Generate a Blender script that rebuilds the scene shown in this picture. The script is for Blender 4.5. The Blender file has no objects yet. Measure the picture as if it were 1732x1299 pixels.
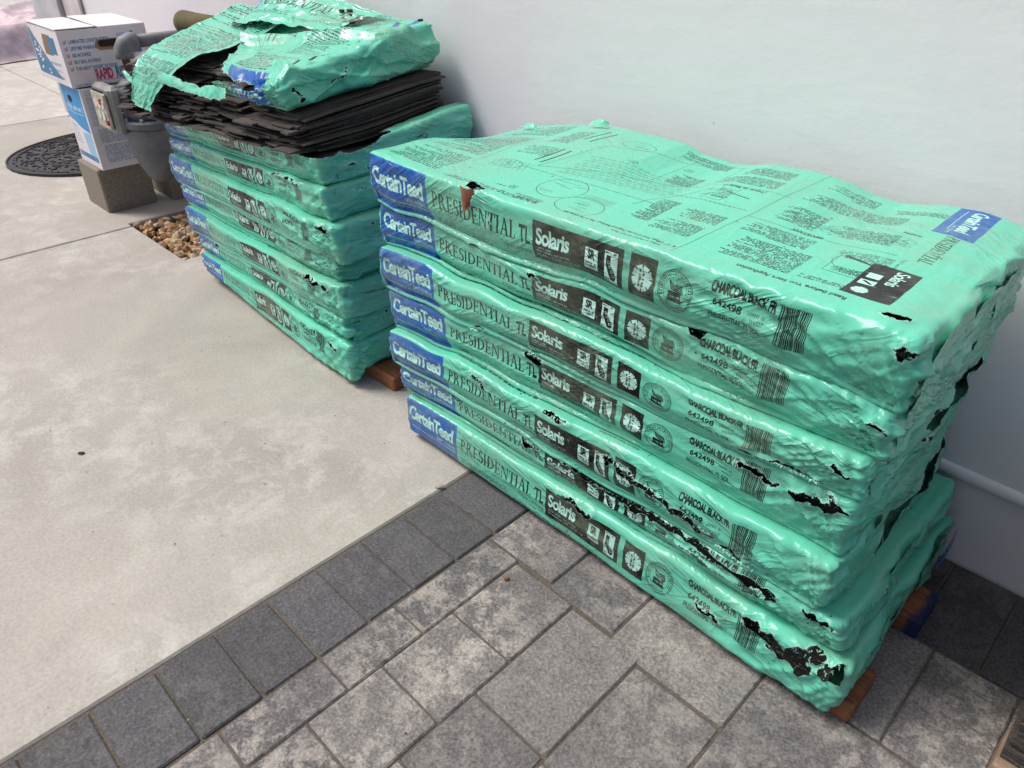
import bpy, math, random
import numpy as np
from mathutils import Matrix, Vector

# ------------------------------------------------------------------ camera, sky, sun, exposure
SC = bpy.context.scene
COL = SC.collection
cam_d = bpy.data.cameras.new('camera'); cam = bpy.data.objects.new('camera', cam_d); COL.objects.link(cam)
f_px = 1239.278; cx, cy = 866.0, 649.5
def _ray(p): return np.array([p[0]-cx, -(p[1]-cy), -f_px])
mx = -_ray((-636, -181)); mx /= np.linalg.norm(mx)
my = _ray((2335, -158)); my /= np.linalg.norm(my); my -= mx*np.dot(mx, my); my /= np.linalg.norm(my)
mz = np.cross(mx, my)
CAMH = 1.02
M = Matrix(((*mx, 0), (*my, 0), (*mz, CAMH), (0, 0, 0, 1)))
cam.matrix_world = M
cam_d.sensor_width = 36; cam_d.lens = 25.7587; cam_d.clip_start = .02; cam_d.clip_end = 200
cam_d.dof.use_dof = True; cam_d.dof.focus_distance = 1.3; cam_d.dof.aperture_fstop = 16
SC.camera = cam

SUN_EL, SUN_AZ = math.radians(55), math.radians(213)     # azimuth of the light, measured from +X anticlockwise
world = bpy.data.worlds.new('World'); SC.world = world; world.use_nodes = True
wn = world.node_tree; wn.nodes.clear()
sky = wn.nodes.new('ShaderNodeTexSky'); sky.sky_type = 'NISHITA'; sky.sun_disc = False
sky.sun_elevation = SUN_EL; sky.sun_rotation = math.radians(90) - SUN_AZ
sky.air_density = 0.65; sky.dust_density = 4.0; sky.ozone_density = 1.0
bg = wn.nodes.new('ShaderNodeBackground'); bg.inputs['Strength'].default_value = 0.125
wo = wn.nodes.new('ShaderNodeOutputWorld')
wn.links.new(sky.outputs[0], bg.inputs[0]); wn.links.new(bg.outputs[0], wo.inputs[0])
sun_d = bpy.data.lights.new('sun', 'SUN'); sun_d.energy = 2.4; sun_d.angle = math.radians(22); sun_d.color = (1.0, .965, .925)
sun = bpy.data.objects.new('sun', sun_d); COL.objects.link(sun)
_d = Vector((math.cos(SUN_EL)*math.cos(SUN_AZ), math.cos(SUN_EL)*math.sin(SUN_AZ), math.sin(SUN_EL)))
sun.rotation_euler = _d.to_track_quat('Z', 'Y').to_euler(); sun.location = _d*8
SC.view_settings.view_transform = 'Standard'; SC.view_settings.look = 'None'
SC.view_settings.gamma = 1; SC.view_settings.use_curve_mapping = False
SC.view_settings.exposure = 0.17
SC.cycles.max_bounces = 8; SC.cycles.transparent_max_bounces = 12

# ------------------------------------------------------------------ helpers
_tabs = {}
def vn(x, y, seed=0):
    """smooth value noise in 0..1, periodic every 256 cells"""
    if seed not in _tabs: _tabs[seed] = np.random.RandomState(1000+seed).rand(256, 256)
    t = _tabs[seed]
    x = np.asarray(x, float); y = np.asarray(y, float)
    xi = np.floor(x).astype(int); yi = np.floor(y).astype(int)
    fx = x-xi; fy = y-yi
    fx = fx*fx*(3-2*fx); fy = fy*fy*(3-2*fy)
    a = t[xi & 255, yi & 255]; b = t[(xi+1) & 255, yi & 255]
    c = t[xi & 255, (yi+1) & 255]; d = t[(xi+1) & 255, (yi+1) & 255]
    return (a*(1-fx)+b*fx)*(1-fy)+(c*(1-fx)+d*fx)*fy
def fbm(x, y, seed=0, o=3):
    s = 0; a = .5; n = 0
    for i in range(o):
        s = s+a*vn(x*2**i, y*2**i, seed+i*7); n += a; a *= .5
    return s/n
def ridge(x, y, seed=0, p=3): return (1-np.abs(2*vn(x, y, seed)-1))**p
def sstep(a, b, x):
    t = np.clip((x-a)/(b-a), 0, 1); return t*t*(3-2*t)
def lin(h):
    h = h.lstrip('#'); c = [int(h[i:i+2], 16)/255 for i in (0, 2, 4)]
    return tuple(v/12.92 if v <= .04045 else ((v+.055)/1.055)**2.4 for v in c)

def tag(o, label=None, cat=None, group=None, kind=None):
    if label: o['label'] = label
    if cat: o['category'] = cat
    if group: o['group'] = group
    if kind: o['kind'] = kind
    return o
def empty(name, loc, label, cat, group=None, rz=0):
    o = bpy.data.objects.new(name, None); COL.objects.link(o); o.empty_display_size = .05
    o.location = loc; o.rotation_euler = (0, 0, rz)
    return tag(o, label, cat, group)
def link(name, me, mats=None, parent=None, loc=(0, 0, 0), rot=(0, 0, 0), smooth=False):
    o = bpy.data.objects.new(name, me); COL.objects.link(o)
    if mats is not None:
        for m in (mats if isinstance(mats, (list, tuple)) else [mats]):
            if len(me.materials) < (len(mats) if isinstance(mats, (list, tuple)) else 1): me.materials.append(m)
    if parent is not None: o.parent = parent
    o.location = loc; o.rotation_euler = rot
    if smooth: me.shade_smooth()
    return o
def mesh(name, v, f):
    me = bpy.data.meshes.new(name); me.from_pydata([tuple(map(float, p)) for p in v], [], [tuple(map(int, q)) for q in f]); me.validate(); me.update(); return me
def grid_mesh(name, P, closed=False):
    """P: (n,m,3) array -> quad sheet; closed joins the first index round"""
    n, m = P.shape[:2]; v = P.reshape(-1, 3)
    f = []
    for i in range(n if closed else n-1):
        for j in range(m-1):
            a = i*m+j; b = ((i+1) % n)*m+j
            f.append((a, b, b+1, a+1))
    me = mesh(name, v, f); return me
class MB:
    def __init__(s): s.v = []; s.f = []; s.mi = []
    def add(s, v, f, mi=0):
        k = len(s.v); s.v += [tuple(p) for p in v]; s.f += [tuple(i+k for i in q) for q in f]; s.mi += [mi]*len(f); return s
    def box(s, x0, x1, y0, y1, z0, z1, ch=0, mi=0):
        """box, top and vertical edges chamfered by ch"""
        if ch <= 0:
            v = [(x, y, z) for z in (z0, z1) for x, y in ((x0, y0), (x1, y0), (x1, y1), (x0, y1))]
            f = [(3, 2, 1, 0), (4, 5, 6, 7)]+[(i, (i+1) % 4, (i+1) % 4+4, i+4) for i in range(4)]
            return s.add(v, f, mi)
        def ring(x0, x1, y0, y1, z, c): return [(x0+c, y0, z), (x1-c, y0, z), (x1, y0+c, z), (x1, y1-c, z), (x1-c, y1, z), (x0+c, y1, z), (x0, y1-c, z), (x0, y0+c, z)]
        v = ring(x0, x1, y0, y1, z0, ch)+ring(x0, x1, y0, y1, z1-ch, ch)+ring(x0+ch, x1-ch, y0+ch, y1-ch, z1, ch*.6)
        f = [tuple(range(7, -1, -1)), tuple(range(16, 24))]
        for k in (0, 8): f += [(k+i, k+(i+1) % 8, k+8+(i+1) % 8, k+8+i) for i in range(8)]
        return s.add(v, f, mi)
    def lathe(s, prof, seg=24, c=(0, 0, 0), ax='z', sx=1, sy=1, mi=0):
        v = []
        for r, h in prof:
            for i in range(seg):
                a = 2*math.pi*i/seg; p = (r*math.cos(a)*sx, r*math.sin(a)*sy, h)
                if ax == 'y': p = (p[0], p[2], p[1])
                if ax == 'x': p = (p[2], p[0], p[1])
                v.append((p[0]+c[0], p[1]+c[1], p[2]+c[2]))
        n = len(prof); f = []
        for k in range(n-1):
            for i in range(seg): f.append((k*seg+i, k*seg+(i+1) % seg, (k+1)*seg+(i+1) % seg, (k+1)*seg+i))
        f += [tuple(range(seg-1, -1, -1)), tuple(range((n-1)*seg, n*seg))]
        return s.add(v, f, mi)
    def tube(s, pts, r, seg=12, mi=0):
        P = [Vector(p) for p in pts]; v = []
        n = len(P); R = r if isinstance(r, (list, tuple)) else [r]*n
        u = None
        for i, p in enumerate(P):
            t = (P[min(i+1, n-1)]-P[max(i-1, 0)]).normalized()
            if u is None: u = t.orthogonal().normalized()
            u = (u-t*u.dot(t)).normalized(); w = t.cross(u)
            for k in range(seg):
                a = 2*math.pi*k/seg; v.append(tuple(p+(u*math.cos(a)+w*math.sin(a))*R[i]))
        f = []
        for i in range(n-1):
            for k in range(seg): f.append((i*seg+k, i*seg+(k+1) % seg, (i+1)*seg+(k+1) % seg, (i+1)*seg+k))
        f += [tuple(range(seg-1, -1, -1)), tuple(range((n-1)*seg, n*seg))]
        return s.add(v, f, mi)
    def build(s, name, mats, parent=None, loc=(0, 0, 0), smooth=False, fix=True):
        me = mesh(name, s.v, s.f)
        if any(s.mi):
            for p, i in zip(me.polygons, s.mi): p.material_index = i
        if fix:
            import bmesh
            b = bmesh.new(); b.from_mesh(me); bmesh.ops.recalc_face_normals(b, faces=b.faces); b.to_mesh(me); b.free()
        return link(name, me, mats, parent, loc, smooth=smooth)

# ------------------------------------------------------------------ materials
def mat(name):
    m = bpy.data.materials.new(name); m.use_nodes = True; nt = m.node_tree
    return m, nt, nt.nodes['Principled BSDF']
def N(nt, t, **k):
    n = nt.nodes.new('ShaderNode'+t)
    for a, b in k.items():
        if a in n.inputs: n.inputs[a].default_value = b
        else: setattr(n, a, b)
    return n
def noise(nt, scale, detail=4, rough=.55, dist=0, coord='Object', mapping=None, off=None):
    tc = N(nt, 'TexCoord'); n = N(nt, 'TexNoise'); n.inputs['Scale'].default_value = scale; n.inputs['Detail'].default_value = detail
    n.inputs['Roughness'].default_value = rough; n.inputs['Distortion'].default_value = dist
    src = tc.outputs[coord]
    if coord == 'World':
        pass
    if mapping:
        mp = N(nt, 'Mapping'); mp.inputs['Scale'].default_value = mapping; nt.links.new(src, mp.inputs[0]); src = mp.outputs[0]
    nt.links.new(src, n.inputs['Vector']); return n
def worldnoise(nt, scale, detail=4, rough=.55, dist=0, sc=(1, 1, 1)):
    g = N(nt, 'NewGeometry'); n = N(nt, 'TexNoise'); n.inputs['Scale'].default_value = scale; n.inputs['Detail'].default_value = detail
    n.inputs['Roughness'].default_value = rough; n.inputs['Distortion'].default_value = dist
    mp = N(nt, 'Mapping'); mp.inputs['Scale'].default_value = sc
    nt.links.new(g.outputs['Position'], mp.inputs[0]); nt.links.new(mp.outputs[0], n.inputs['Vector']); return n
def ramp(nt, src, stops, interp='LINEAR'):
    r = N(nt, 'ValToRGB'); r.color_ramp.interpolation = interp; e = r.color_ramp.elements
    while len(e) < len(stops): e.new(.5)
    for i, (p, c) in enumerate(stops):
        e[i].position = p; e[i].color = (*c, 1) if isinstance(c, (tuple, list)) else (c, c, c, 1)
    nt.links.new(src, r.inputs[0]); return r
def mix(nt, a, b, fac, blend='MIX'):
    m = N(nt, 'Mix'); m.data_type = 'RGBA'; m.blend_type = blend
    for s, i in ((a, 6), (b, 7), (fac, 0)):
        if hasattr(s, 'is_linked') or hasattr(s, 'links'): nt.links.new(s, m.inputs[i])
        elif i == 0: m.inputs[0].default_value = s
        else: m.inputs[i].default_value = (*s, 1)
    return m.outputs[2]
def mth(nt, op, a, b=0.0, c=None):
    m = N(nt, 'Math'); m.operation = op
    for i, s in enumerate((a, b) if c is None else (a, b, c)):
        if hasattr(s, 'links'): nt.links.new(s, m.inputs[i])
        else: m.inputs[i].default_value = s
    return m.outputs[0]
def bump(nt, bs, src, strength, dist, prev=None):
    b = N(nt, 'Bump'); b.inputs['Strength'].default_value = strength; b.inputs['Distance'].default_value = dist
    nt.links.new(src, b.inputs['Height'])
    if prev is not None: nt.links.new(prev, b.inputs['Normal'])
    nt.links.new(b.outputs[0], bs.inputs['Normal']); return b.outputs[0]

def concrete(name, dark, light, patch, grit=.06, rough=.85):
    m, nt, bs = mat(name)
    a = worldnoise(nt, 2.2, 6, .62, .6); b = worldnoise(nt, 11, 8, .74, .3); c = worldnoise(nt, 160, 3, .6)
    base = ramp(nt, a.outputs[0], [(.3, dark), (.52, tuple((d+l)/2 for d, l in zip(dark, light))), (.7, light)])
    r2 = ramp(nt, b.outputs[0], [(.47, 0.), (.62, 1.)])
    r3 = ramp(nt, worldnoise(nt, 1.3, 3, .5).outputs[0], [(.4, 0.), (.6, .75)])
    col = mix(nt, base.outputs[0], patch, mth(nt, 'MULTIPLY', mth(nt, 'MULTIPLY', r2.outputs[0], .95), r3.outputs[0]))
    g = ramp(nt, c.outputs[0], [(.3, .80), (.7, 1.1)])
    col = mix(nt, col, g.outputs[0], .8, 'MULTIPLY')
    # small dark pits
    v = N(nt, 'TexVoronoi'); v.inputs['Scale'].default_value = 17
    gg = N(nt, 'NewGeometry'); nt.links.new(gg.outputs['Position'], v.inputs['Vector'])
    pit = ramp(nt, v.outputs['Distance'], [(.014, 1.), (.028, 0.)])
    sel = ramp(nt, v.outputs['Color'], [(.55, 0.), (.6, .55)])
    col = mix(nt, col, tuple(x*.35 for x in dark), mth(nt, 'MULTIPLY', pit.outputs[0], sel.outputs[0]))
    nt.links.new(col, bs.inputs['Base Color']); bs.inputs['Roughness'].default_value = rough
    n1 = bump(nt, bs, c.outputs[0], .25, .002); bump(nt, bs, b.outputs[0], .25, .004, n1)
    return m
M_CONC = concrete('weathered concrete', lin('a09b92'), lin('b4afa5'), lin('c5c1b9'))
M_CONCF = concrete('pale far concrete', lin('b4ada2'), lin('cfc9be'), lin('d6d2c9'))
def paver_mat(name, c1, c2, dust, dustamt):
    m, nt, bs = mat(name)
    oi = N(nt, 'ObjectInfo')
    a = worldnoise(nt, 200, 4, .75); b = worldnoise(nt, 20, 8, .82, .1); c = worldnoise(nt, 3.1, 3, .5)
    base = mix(nt, c1, c2, oi.outputs['Random'])
    sp = ramp(nt, a.outputs[0], [(.33, .45), (.5, 1.), (.68, 1.7)])
    base = mix(nt, base, sp.outputs[0], .9, 'MULTIPLY')
    d = ramp(nt, b.outputs[0], [(.47, 0.), (.56, 1.)])
    d2 = ramp(nt, c.outputs[0], [(.35, .1), (.62, 1.)])
    k = mth(nt, 'MULTIPLY', mth(nt, 'MULTIPLY', d.outputs[0], d2.outputs[0]), dustamt)
    rnd = mth(nt, 'MULTIPLY_ADD', mth(nt, 'FRACT', mth(nt, 'MULTIPLY', oi.outputs['Random'], 7.31)), .8, .35)
    k = mth(nt, 'MULTIPLY', k, rnd)
    sp2 = mix(nt, dust, sp.outputs[0], .55, 'MULTIPLY')
    col = mix(nt, base, sp2, k)
    nt.links.new(col, bs.inputs['Base Color']); bs.inputs['Roughness'].default_value = .88
    n1 = bump(nt, bs, a.outputs[0], .5, .0015); bump(nt, bs, b.outputs[0], .25, .003, n1)
    return m
M_PAV = paver_mat('grey tumbled paver', lin('575556'), lin('807c78'), lin('aea79e'), 1.0)
M_PAVD = paver_mat('charcoal paver', lin('4c4b4d'), lin('58575a'), lin('858079'), .35)
M_PAVW = paver_mat('dark wall paver', lin('454347'), lin('4e4b4f'), lin('77726d'), .35)
def plain(name, col, rough=.6, grain=None, gs=40, bumpk=.1, metal=0, spec=.5, sc=(1, 1, 1)):
    m, nt, bs = mat(name); bs.inputs['Roughness'].default_value = rough; bs.inputs['Metallic'].default_value = metal
    bs.inputs['Specular IOR Level'].default_value = spec
    n = noise(nt, gs, 5, .6, mapping=sc)
    r = ramp(nt, n.outputs[0], [(.3, tuple(x*.78 for x in col)), (.7, tuple(min(1, x*1.15) for x in (grain or col)))])
    nt.links.new(r.outputs[0], bs.inputs['Base Color'])
    if bumpk: bump(nt, bs, n.outputs[0], bumpk, .002)
    return m
M_SAND = plain('joint sand', lin('4d463e'), .95, lin('6b6156'), 300, .5)
M_SOIL = plain('soil', lin('4a3c30'), .95, lin('5e4c3b'), 60, .5)
M_BLOCK = plain('concrete block', lin('7d7466'), .92, lin('8d8476'), 120, .5)
M_BLACKRUB = plain('black rubber', lin('2b2a2c'), .6, lin('353436'), 30, .2)
M_METER = plain('grey enamel', lin('5d6165'), .45, lin('6c7074'), 14, .12)
M_METERL = plain('light grey cast', lin('868682'), .55, lin('96958f'), 20, .12)
M_RUST = plain('rusty pipe', lin('5b4238'), .8, lin('6b4a3b'), 50, .3)
M_PIPE = plain('grey pipe', lin('6c6e71'), .6, lin('7b7d80'), 30, .15)
M_CLOTH = plain('dusty pink cloth', lin('d2b9bc'), .9, lin('dcc8ca'), 12, .2)
M_OLIVE = plain('olive paper', lin('4c4525'), .85, lin('5a5230'), 14, .1)
M_GREYPANEL = plain('grey painted panel', lin('b9b9bf'), .6, lin('c2c2c8'), 4, .03)
M_TRIM = plain('warm white trim', lin('cfc6c6'), .6, lin('d8d0d0'), 6, .03)
def wood_mat(name, a, b, paint=None):
    m, nt, bs = mat(name)
    n = noise(nt, 9, 6, .6, 1.2, mapping=(1, 9, 9)); w = noise(nt, 60, 3, .5, mapping=(1, 5, 5))
    r = ramp(nt, n.outputs[0], [(.3, a), (.55, b), (.7, tuple(x*.8 for x in a))])
    col = mix(nt, r.outputs[0], ramp(nt, w.outputs[0], [(.3, .7), (.7, 1.15)]).outputs[0], .8, 'MULTIPLY')
    if paint:
        p = noise(nt, 14, 4, .6); tc = N(nt, 'TexCoord'); sx = N(nt, 'SeparateXYZ'); nt.links.new(tc.outputs['Object'], sx.inputs[0])
        k = mth(nt, 'ADD', mth(nt, 'MULTIPLY', p.outputs[0], .05), sx.outputs[0])
        kk = ramp(nt, k, [(paint[0]-.001, 0.), (paint[0]+.001, 1.)])
        col = mix(nt, col, paint[1], kk.outputs[0])
    nt.links.new(col, bs.inputs['Base Color']); bs.inputs['Roughness'].default_value = .72
    bump(nt, bs, n.outputs[0], .3, .003); return m
M_WOOD = wood_mat('weathered orange lumber', lin('6b3f24'), lin('96603a'))
M_WOODBLUE = wood_mat('lumber with blue paint', lin('6b3f24'), lin('96603a'), (.527, lin('17264f')))
def wall_mat():
    m, nt, bs = mat('white painted stucco')
    a = worldnoise(nt, 1.2, 5, .6); b = worldnoise(nt, 11, 5, .6, 0, (1, 1, 2.5)); c = worldnoise(nt, 90, 3, .6)
    r = ramp(nt, a.outputs[0], [(.3, lin('e9e5e6')), (.7, lin('efebec'))])
    st = ramp(nt, b.outputs[0], [(.35, .985), (.6, 1.)])
    col = mix(nt, r.outputs[0], st.outputs[0], 1.0, 'MULTIPLY')
    # faint vertical drip stains and sparse specks
    s = worldnoise(nt, 3, 4, .5, .2, (4, 4, .35)); col = mix(nt, col, lin('b9bcb8'), mth(nt, 'MULTIPLY', ramp(nt, s.outputs[0], [(.58, 0.), (.78, 1.)]).outputs[0], .12))
    v = N(nt, 'TexVoronoi'); v.inputs['Scale'].default_value = 7; g = N(nt, 'NewGeometry'); nt.links.new(g.outputs['Position'], v.inputs['Vector'])
    pit = ramp(nt, v.outputs['Distance'], [(.010, 1.), (.016, 0.)]); sel = ramp(nt, v.outputs['Color'], [(.66, 0.), (.7, .5)])
    col = mix(nt, col, lin('4c4a48'), mth(nt, 'MULTIPLY', pit.outputs[0], sel.outputs[0]))
    nt.links.new(col, bs.inputs['Base Color']); bs.inputs['Roughness'].default_value = .62
    n1 = bump(nt, bs, c.outputs[0], .16, .002); bump(nt, bs, b.outputs[0], .16, .006, n1)
    return m
M_WALL = wall_mat()
def shingle_mat(name='dark granule shingle', k=1.0):
    m, nt, bs = mat(name)
    a = noise(nt, 420, 3, .8); b = noise(nt, 12, 4, .6)
    r = ramp(nt, a.outputs[0], [(.3, tuple(x*k for x in lin('302b28'))), (.55, tuple(x*k for x in lin('5c534d'))), (.72, tuple(x*k for x in lin('93887e')))])
    col = mix(nt, r.outputs[0], ramp(nt, b.outputs[0], [(.3, .6), (.7, 1.2)]).outputs[0], .8, 'MULTIPLY')
    nt.links.new(col, bs.inputs['Base Color']); bs.inputs['Roughness'].default_value = .85
    bump(nt, bs, a.outputs[0], .6, .0015); return m
M_SHIN = shingle_mat(k=.72); M_CORE = shingle_mat('black asphalt edge', .75)
# ------------------------------------------------------------------ ground
def prism(name, poly, z0, z1, m, parent, ch=.004):
    """polygon prism with a small chamfer along the top rim (poly anticlockwise)"""
    P = [Vector((x, y)) for x, y in poly]; n = len(P); ins = []
    for i in range(n):
        a = (P[i]-P[i-1]).normalized(); b = (P[(i+1) % n]-P[i]).normalized()
        na = Vector((-a.y, a.x)); nb = Vector((-b.y, b.x)); t = (na+nb); t = t/(t.dot(na)) if t.dot(na) else na
        ins.append(P[i]+t*ch)
    v = [(p.x, p.y, z0) for p in P]+[(p.x, p.y, z1-ch) for p in P]+[(p.x, p.y, z1) for p in ins]
    f = [tuple(range(n-1, -1, -1)), tuple(range(2*n, 3*n))]
    for k in (0, n): f += [(k+i, k+(i+1) % n, k+n+(i+1) % n, k+n+i) for i in range(n)]
    return link(name, mesh(name, v, f), m, parent)
base = MB().box(-40, 12, -14, 1.27, -.14, -.055).box(-40, -4.9, 1.2705, 26, -.14, -.055).build('ground', M_SOIL); tag(base, kind='structure')
path = bpy.data.objects.new('concrete_path', None); COL.objects.link(path); tag(path, kind='structure')
g = .004
XJ = [-.908, -2.822, -4.74, -6.66, -8.6]
prism('concrete_slab', [(-2.822+g, -4.5), (-.908, -4.5), (-.908, 1.262), (-2.395, 1.262), (-2.395, .852), (-2.822+g, .852)], -.055, 0, M_CONC, path)
prism('concrete_slab', [(-4.74+g, -4.5), (-2.822-g, -4.5), (-2.822-g, .852), (-2.858, .852), (-2.858, 1.262), (-4.74+g, 1.262)], -.055, 0, M_CONC, path)
for i in (2, 3):
    a, b = XJ[i+1], XJ[i]
    prism('concrete_slab', [(a+g, -4.5), (b-g, -4.5), (b-g, 1.42-g), (a+g, 1.42-g)], -.055, 0, M_CONCF, path)
    prism('concrete_slab', [(a+g, 1.42+g), (min(b-g, -4.95), 1.42+g), (min(b-g, -4.95), 3.6), (a+g, 3.6)], -.055, 0, M_CONCF, path)
kerb = MB().box(-8.9, -8.61, -4.5, 14, -.05, .09, .015).build('kerb', M_CONCF); tag(kerb, kind='structure')
far = MB().box(-38, -8.95, -12, 24, -.055, .06).build('far_pavement', M_CONCF); tag(far, kind='structure')
sidefill = MB().box(-8.6, -4.95, 3.61, 14, -.055, -.004).build('side_ground', M_CONCF); tag(sidefill, kind='structure')

patio = bpy.data.objects.new('paver_patio', None); COL.objects.link(patio); tag(patio, kind='structure')
MB().box(-.907, 3.2, -4.5, 1.2615, -.055, -.0045).build('joint_sand', M_SAND, patio)
rnd = random.Random(5)
def paver(x0, x1, y0, y1, m, gap=.0016):
    ch = .0028; dx, dy = (x1-x0)/2-gap, (y1-y0)/2-gap
    w = lambda: rnd.uniform(-.0008, .0008)
    mb = MB().box(-dx+w(), dx+w(), -dy+w(), dy+w(), -.047, 0, ch)
    o = mb.build('paver', m, patio, ((x0+x1)/2, (y0+y1)/2, rnd.uniform(-.0018, .0012)), fix=False)
    o.rotation_euler = (rnd.uniform(-.004, .004), rnd.uniform(-.004, .004), rnd.uniform(-.004, .004))
for k in range(15):                                     # soldier course beside the concrete
    y = .805-.0985*k; paver(-.903, -.739, y-.0985, y, M_PAVD)
for k in range(4): paver(-.903, -.739, .805+.099*k, .805+.099*(k+1), M_PAVD)
def column(x0, x1, ys, m=M_PAV):
    for a, b in zip(ys[:-1], ys[1:]): paver(x0, x1, b, a, m)
column(-.737, -.656, [.69, .461, .313, .139, -.09, -.24, -.47, -.62])
column(-.656, -.516, [.684, .525, .376, .237, .08, -.07, -.22, -.45])
column(-.516, -.369, [.678, .447, .30, .07, -.08, -.31])
column(-.369, -.215, [.663, .44, .21, .06, -.17])
column(-.215, .02, [.55, .33, .10, -.05])
column(.02, .26, [.58, .35, .12, -.05])
for a, b, y0 in ((-.737, -.577, .692), (-.577, -.432, .684), (-.432, -.213, .666)): paver(a, b, y0, .809, M_PAV)
paver(-.213, .02, .552, .809, M_PAV); paver(.02, .26, .582, .809, M_PAV); paver(.26, .5, .4, .809, M_PAV)
xs = [-.737, -.58, -.43, -.26, -.04, .085, .3, .52]
for a, b in zip(xs[:-1], xs[1:]): paver(a, b, .811, 1.035, M_PAV)
for i in range(13): paver(-.737+.1095*i-.002, -.737+.1095*(i+1)-.002, 1.038, 1.259, M_PAVW)
for i in range(3):
    for j in range(6): paver(.52+.23*i, .75+.23*i, .8-.22*j, 1.02-.22*j, M_PAV)

# rocks filling the gap in the slab by the wall
tag(MB().box(-2.857, -2.396, .853, 1.262, -.054, -.034).build('soil_bed', M_SOIL), kind='structure')
rr = np.random.RandomState(3)
ico_v = []; ico_f = []
t = (1+5**.5)/2
iv = np.array([(-1, t, 0), (1, t, 0), (-1, -t, 0), (1, -t, 0), (0, -1, t), (0, 1, t), (0, -1, -t), (0, 1, -t), (t, 0, -1), (t, 0, 1), (-t, 0, -1), (-t, 0, 1)])/1.9
if_ = [(0, 11, 5), (0, 5, 1), (0, 1, 7), (0, 7, 10), (0, 10, 11), (1, 5, 9), (5, 11, 4), (11, 10, 2), (10, 7, 6), (7, 1, 8), (3, 9, 4), (3, 4, 2), (3, 2, 6), (3, 6, 8), (3, 8, 9), (4, 9, 5), (2, 4, 11), (6, 2, 10), (8, 6, 7), (9, 8, 1)]
V = []; F = []; MI = []
for k in range(560):
    s = rr.uniform(.007, .019); q = rr.normal(size=(3, 3)); q, _ = np.linalg.qr(q)
    p = iv*(1+rr.uniform(-.28, .28, (12, 1)))*np.array([s*rr.uniform(.9, 1.6), s, s*rr.uniform(.45, .8)])
    p = p@q+np.array([rr.uniform(-2.845, -2.405), rr.uniform(.866, 1.25), rr.uniform(-.034, -.010)])
    p[:, 1] = np.maximum(p[:, 1], .8535); p[:, 0] = np.clip(p[:, 0], -2.8565, -2.3965)
    b = len(V); V += list(p); F += [tuple(i+b for i in f) for f in if_]; MI += [k % 3]*20
me = mesh('gravel', V, F)
gm = [plain('tan rock', lin('b08d63'), .85, lin('c9a97f'), 60, .3), plain('brown rock', lin('94704e'), .85, lin('a98461'), 60, .3), plain('cream rock', lin('b9a283'), .85, lin('c8b496'), 60, .3)]
gravel = link('gravel', me, gm); me.polygons.foreach_set('material_index', MI); tag(gravel, kind='stuff')

# ------------------------------------------------------------------ the white house wall
wall = empty('stucco_wall', (-.5, 1.27, 0), 'long white painted stucco wall behind both shingle stacks', 'wall')
def wpart(name, mb, m, smooth=False): return mb.build(name, m, wall, (.5, -1.27, 0), smooth=smooth)
nx, nz = 90, 46
X = np.linspace(-4.18, 3.2, nx); Z = np.linspace(.196, 3.2, nz)
xx, zz = np.meshgrid(X, Z, indexing='ij')
yy = 1.262-.006*(fbm(xx*1.7, zz*1.9, 40)-.5)-.0025*(fbm(xx*7, zz*7, 44)-.5)
W_ = grid_mesh('upper_wall', np.stack([xx, yy, zz], -1)); W_.flip_normals()
link('upper_wall', W_, M_WALL, wall, (.5, -1.27, 0), smooth=True)
wpart('wall_core', MB().box(-4.18, 3.2, 1.275, 1.5, .196, 3.21), M_WALL)
prof = [(1.268, .199), (1.2585, .196), (1.2555, .190), (1.2545, .183), (1.2555, .176), (1.260, .171), (1.266, .169), (1.274, .168)]
X = np.linspace(-4.18, 3.2, 120)
P = np.array([[(x, y+.0015*math.sin(x*9)*0+.003*(vn(x*6, i*.3, 50)-.5), z+.004*(vn(x*3, .5, 51)-.5)) for i, (y, z) in enumerate(prof)] for x in X])
L_ = grid_mesh('drip_ledge', P); L_.flip_normals(); o = link('drip_ledge', L_, M_WALL, wall, (.5, -1.27, 0), smooth=True)
nz = 8; X = np.linspace(-4.18, 3.2, 140); Z = np.linspace(-.02, .17, nz)
xx, zz = np.meshgrid(X, Z, indexing='ij'); yy = 1.270-.006*(fbm(xx*5, zz*9, 61)-.5)-.004*sstep(.03, -.01, zz)
F_ = grid_mesh('foundation_strip', np.stack([xx, yy, zz], -1)); F_.flip_normals(); link('foundation_strip', F_, M_WALL, wall, (.5, -1.27, 0), smooth=True)
wpart('wall_end', MB().box(-4.20, -4.181, 1.262, 1.5, 0, 3.2), M_TRIM)
wpart('corner_trim', MB().box(-4.275, -4.21, 1.225, 1.5, 0, 3.2, .004), M_TRIM)
wpart('corner_trim', MB().box(-4.20, -3.98, 1.246, 1.2585, .0, 3.2, .003), M_TRIM)
pan = MB().box(-4.83, -4.278, 1.285, 1.5, 0, 3.2, .004).build('grey_pilaster', M_GREYPANEL); tag(pan, 'plain grey painted pilaster where the white wall ends at top left', 'pilaster')
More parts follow.
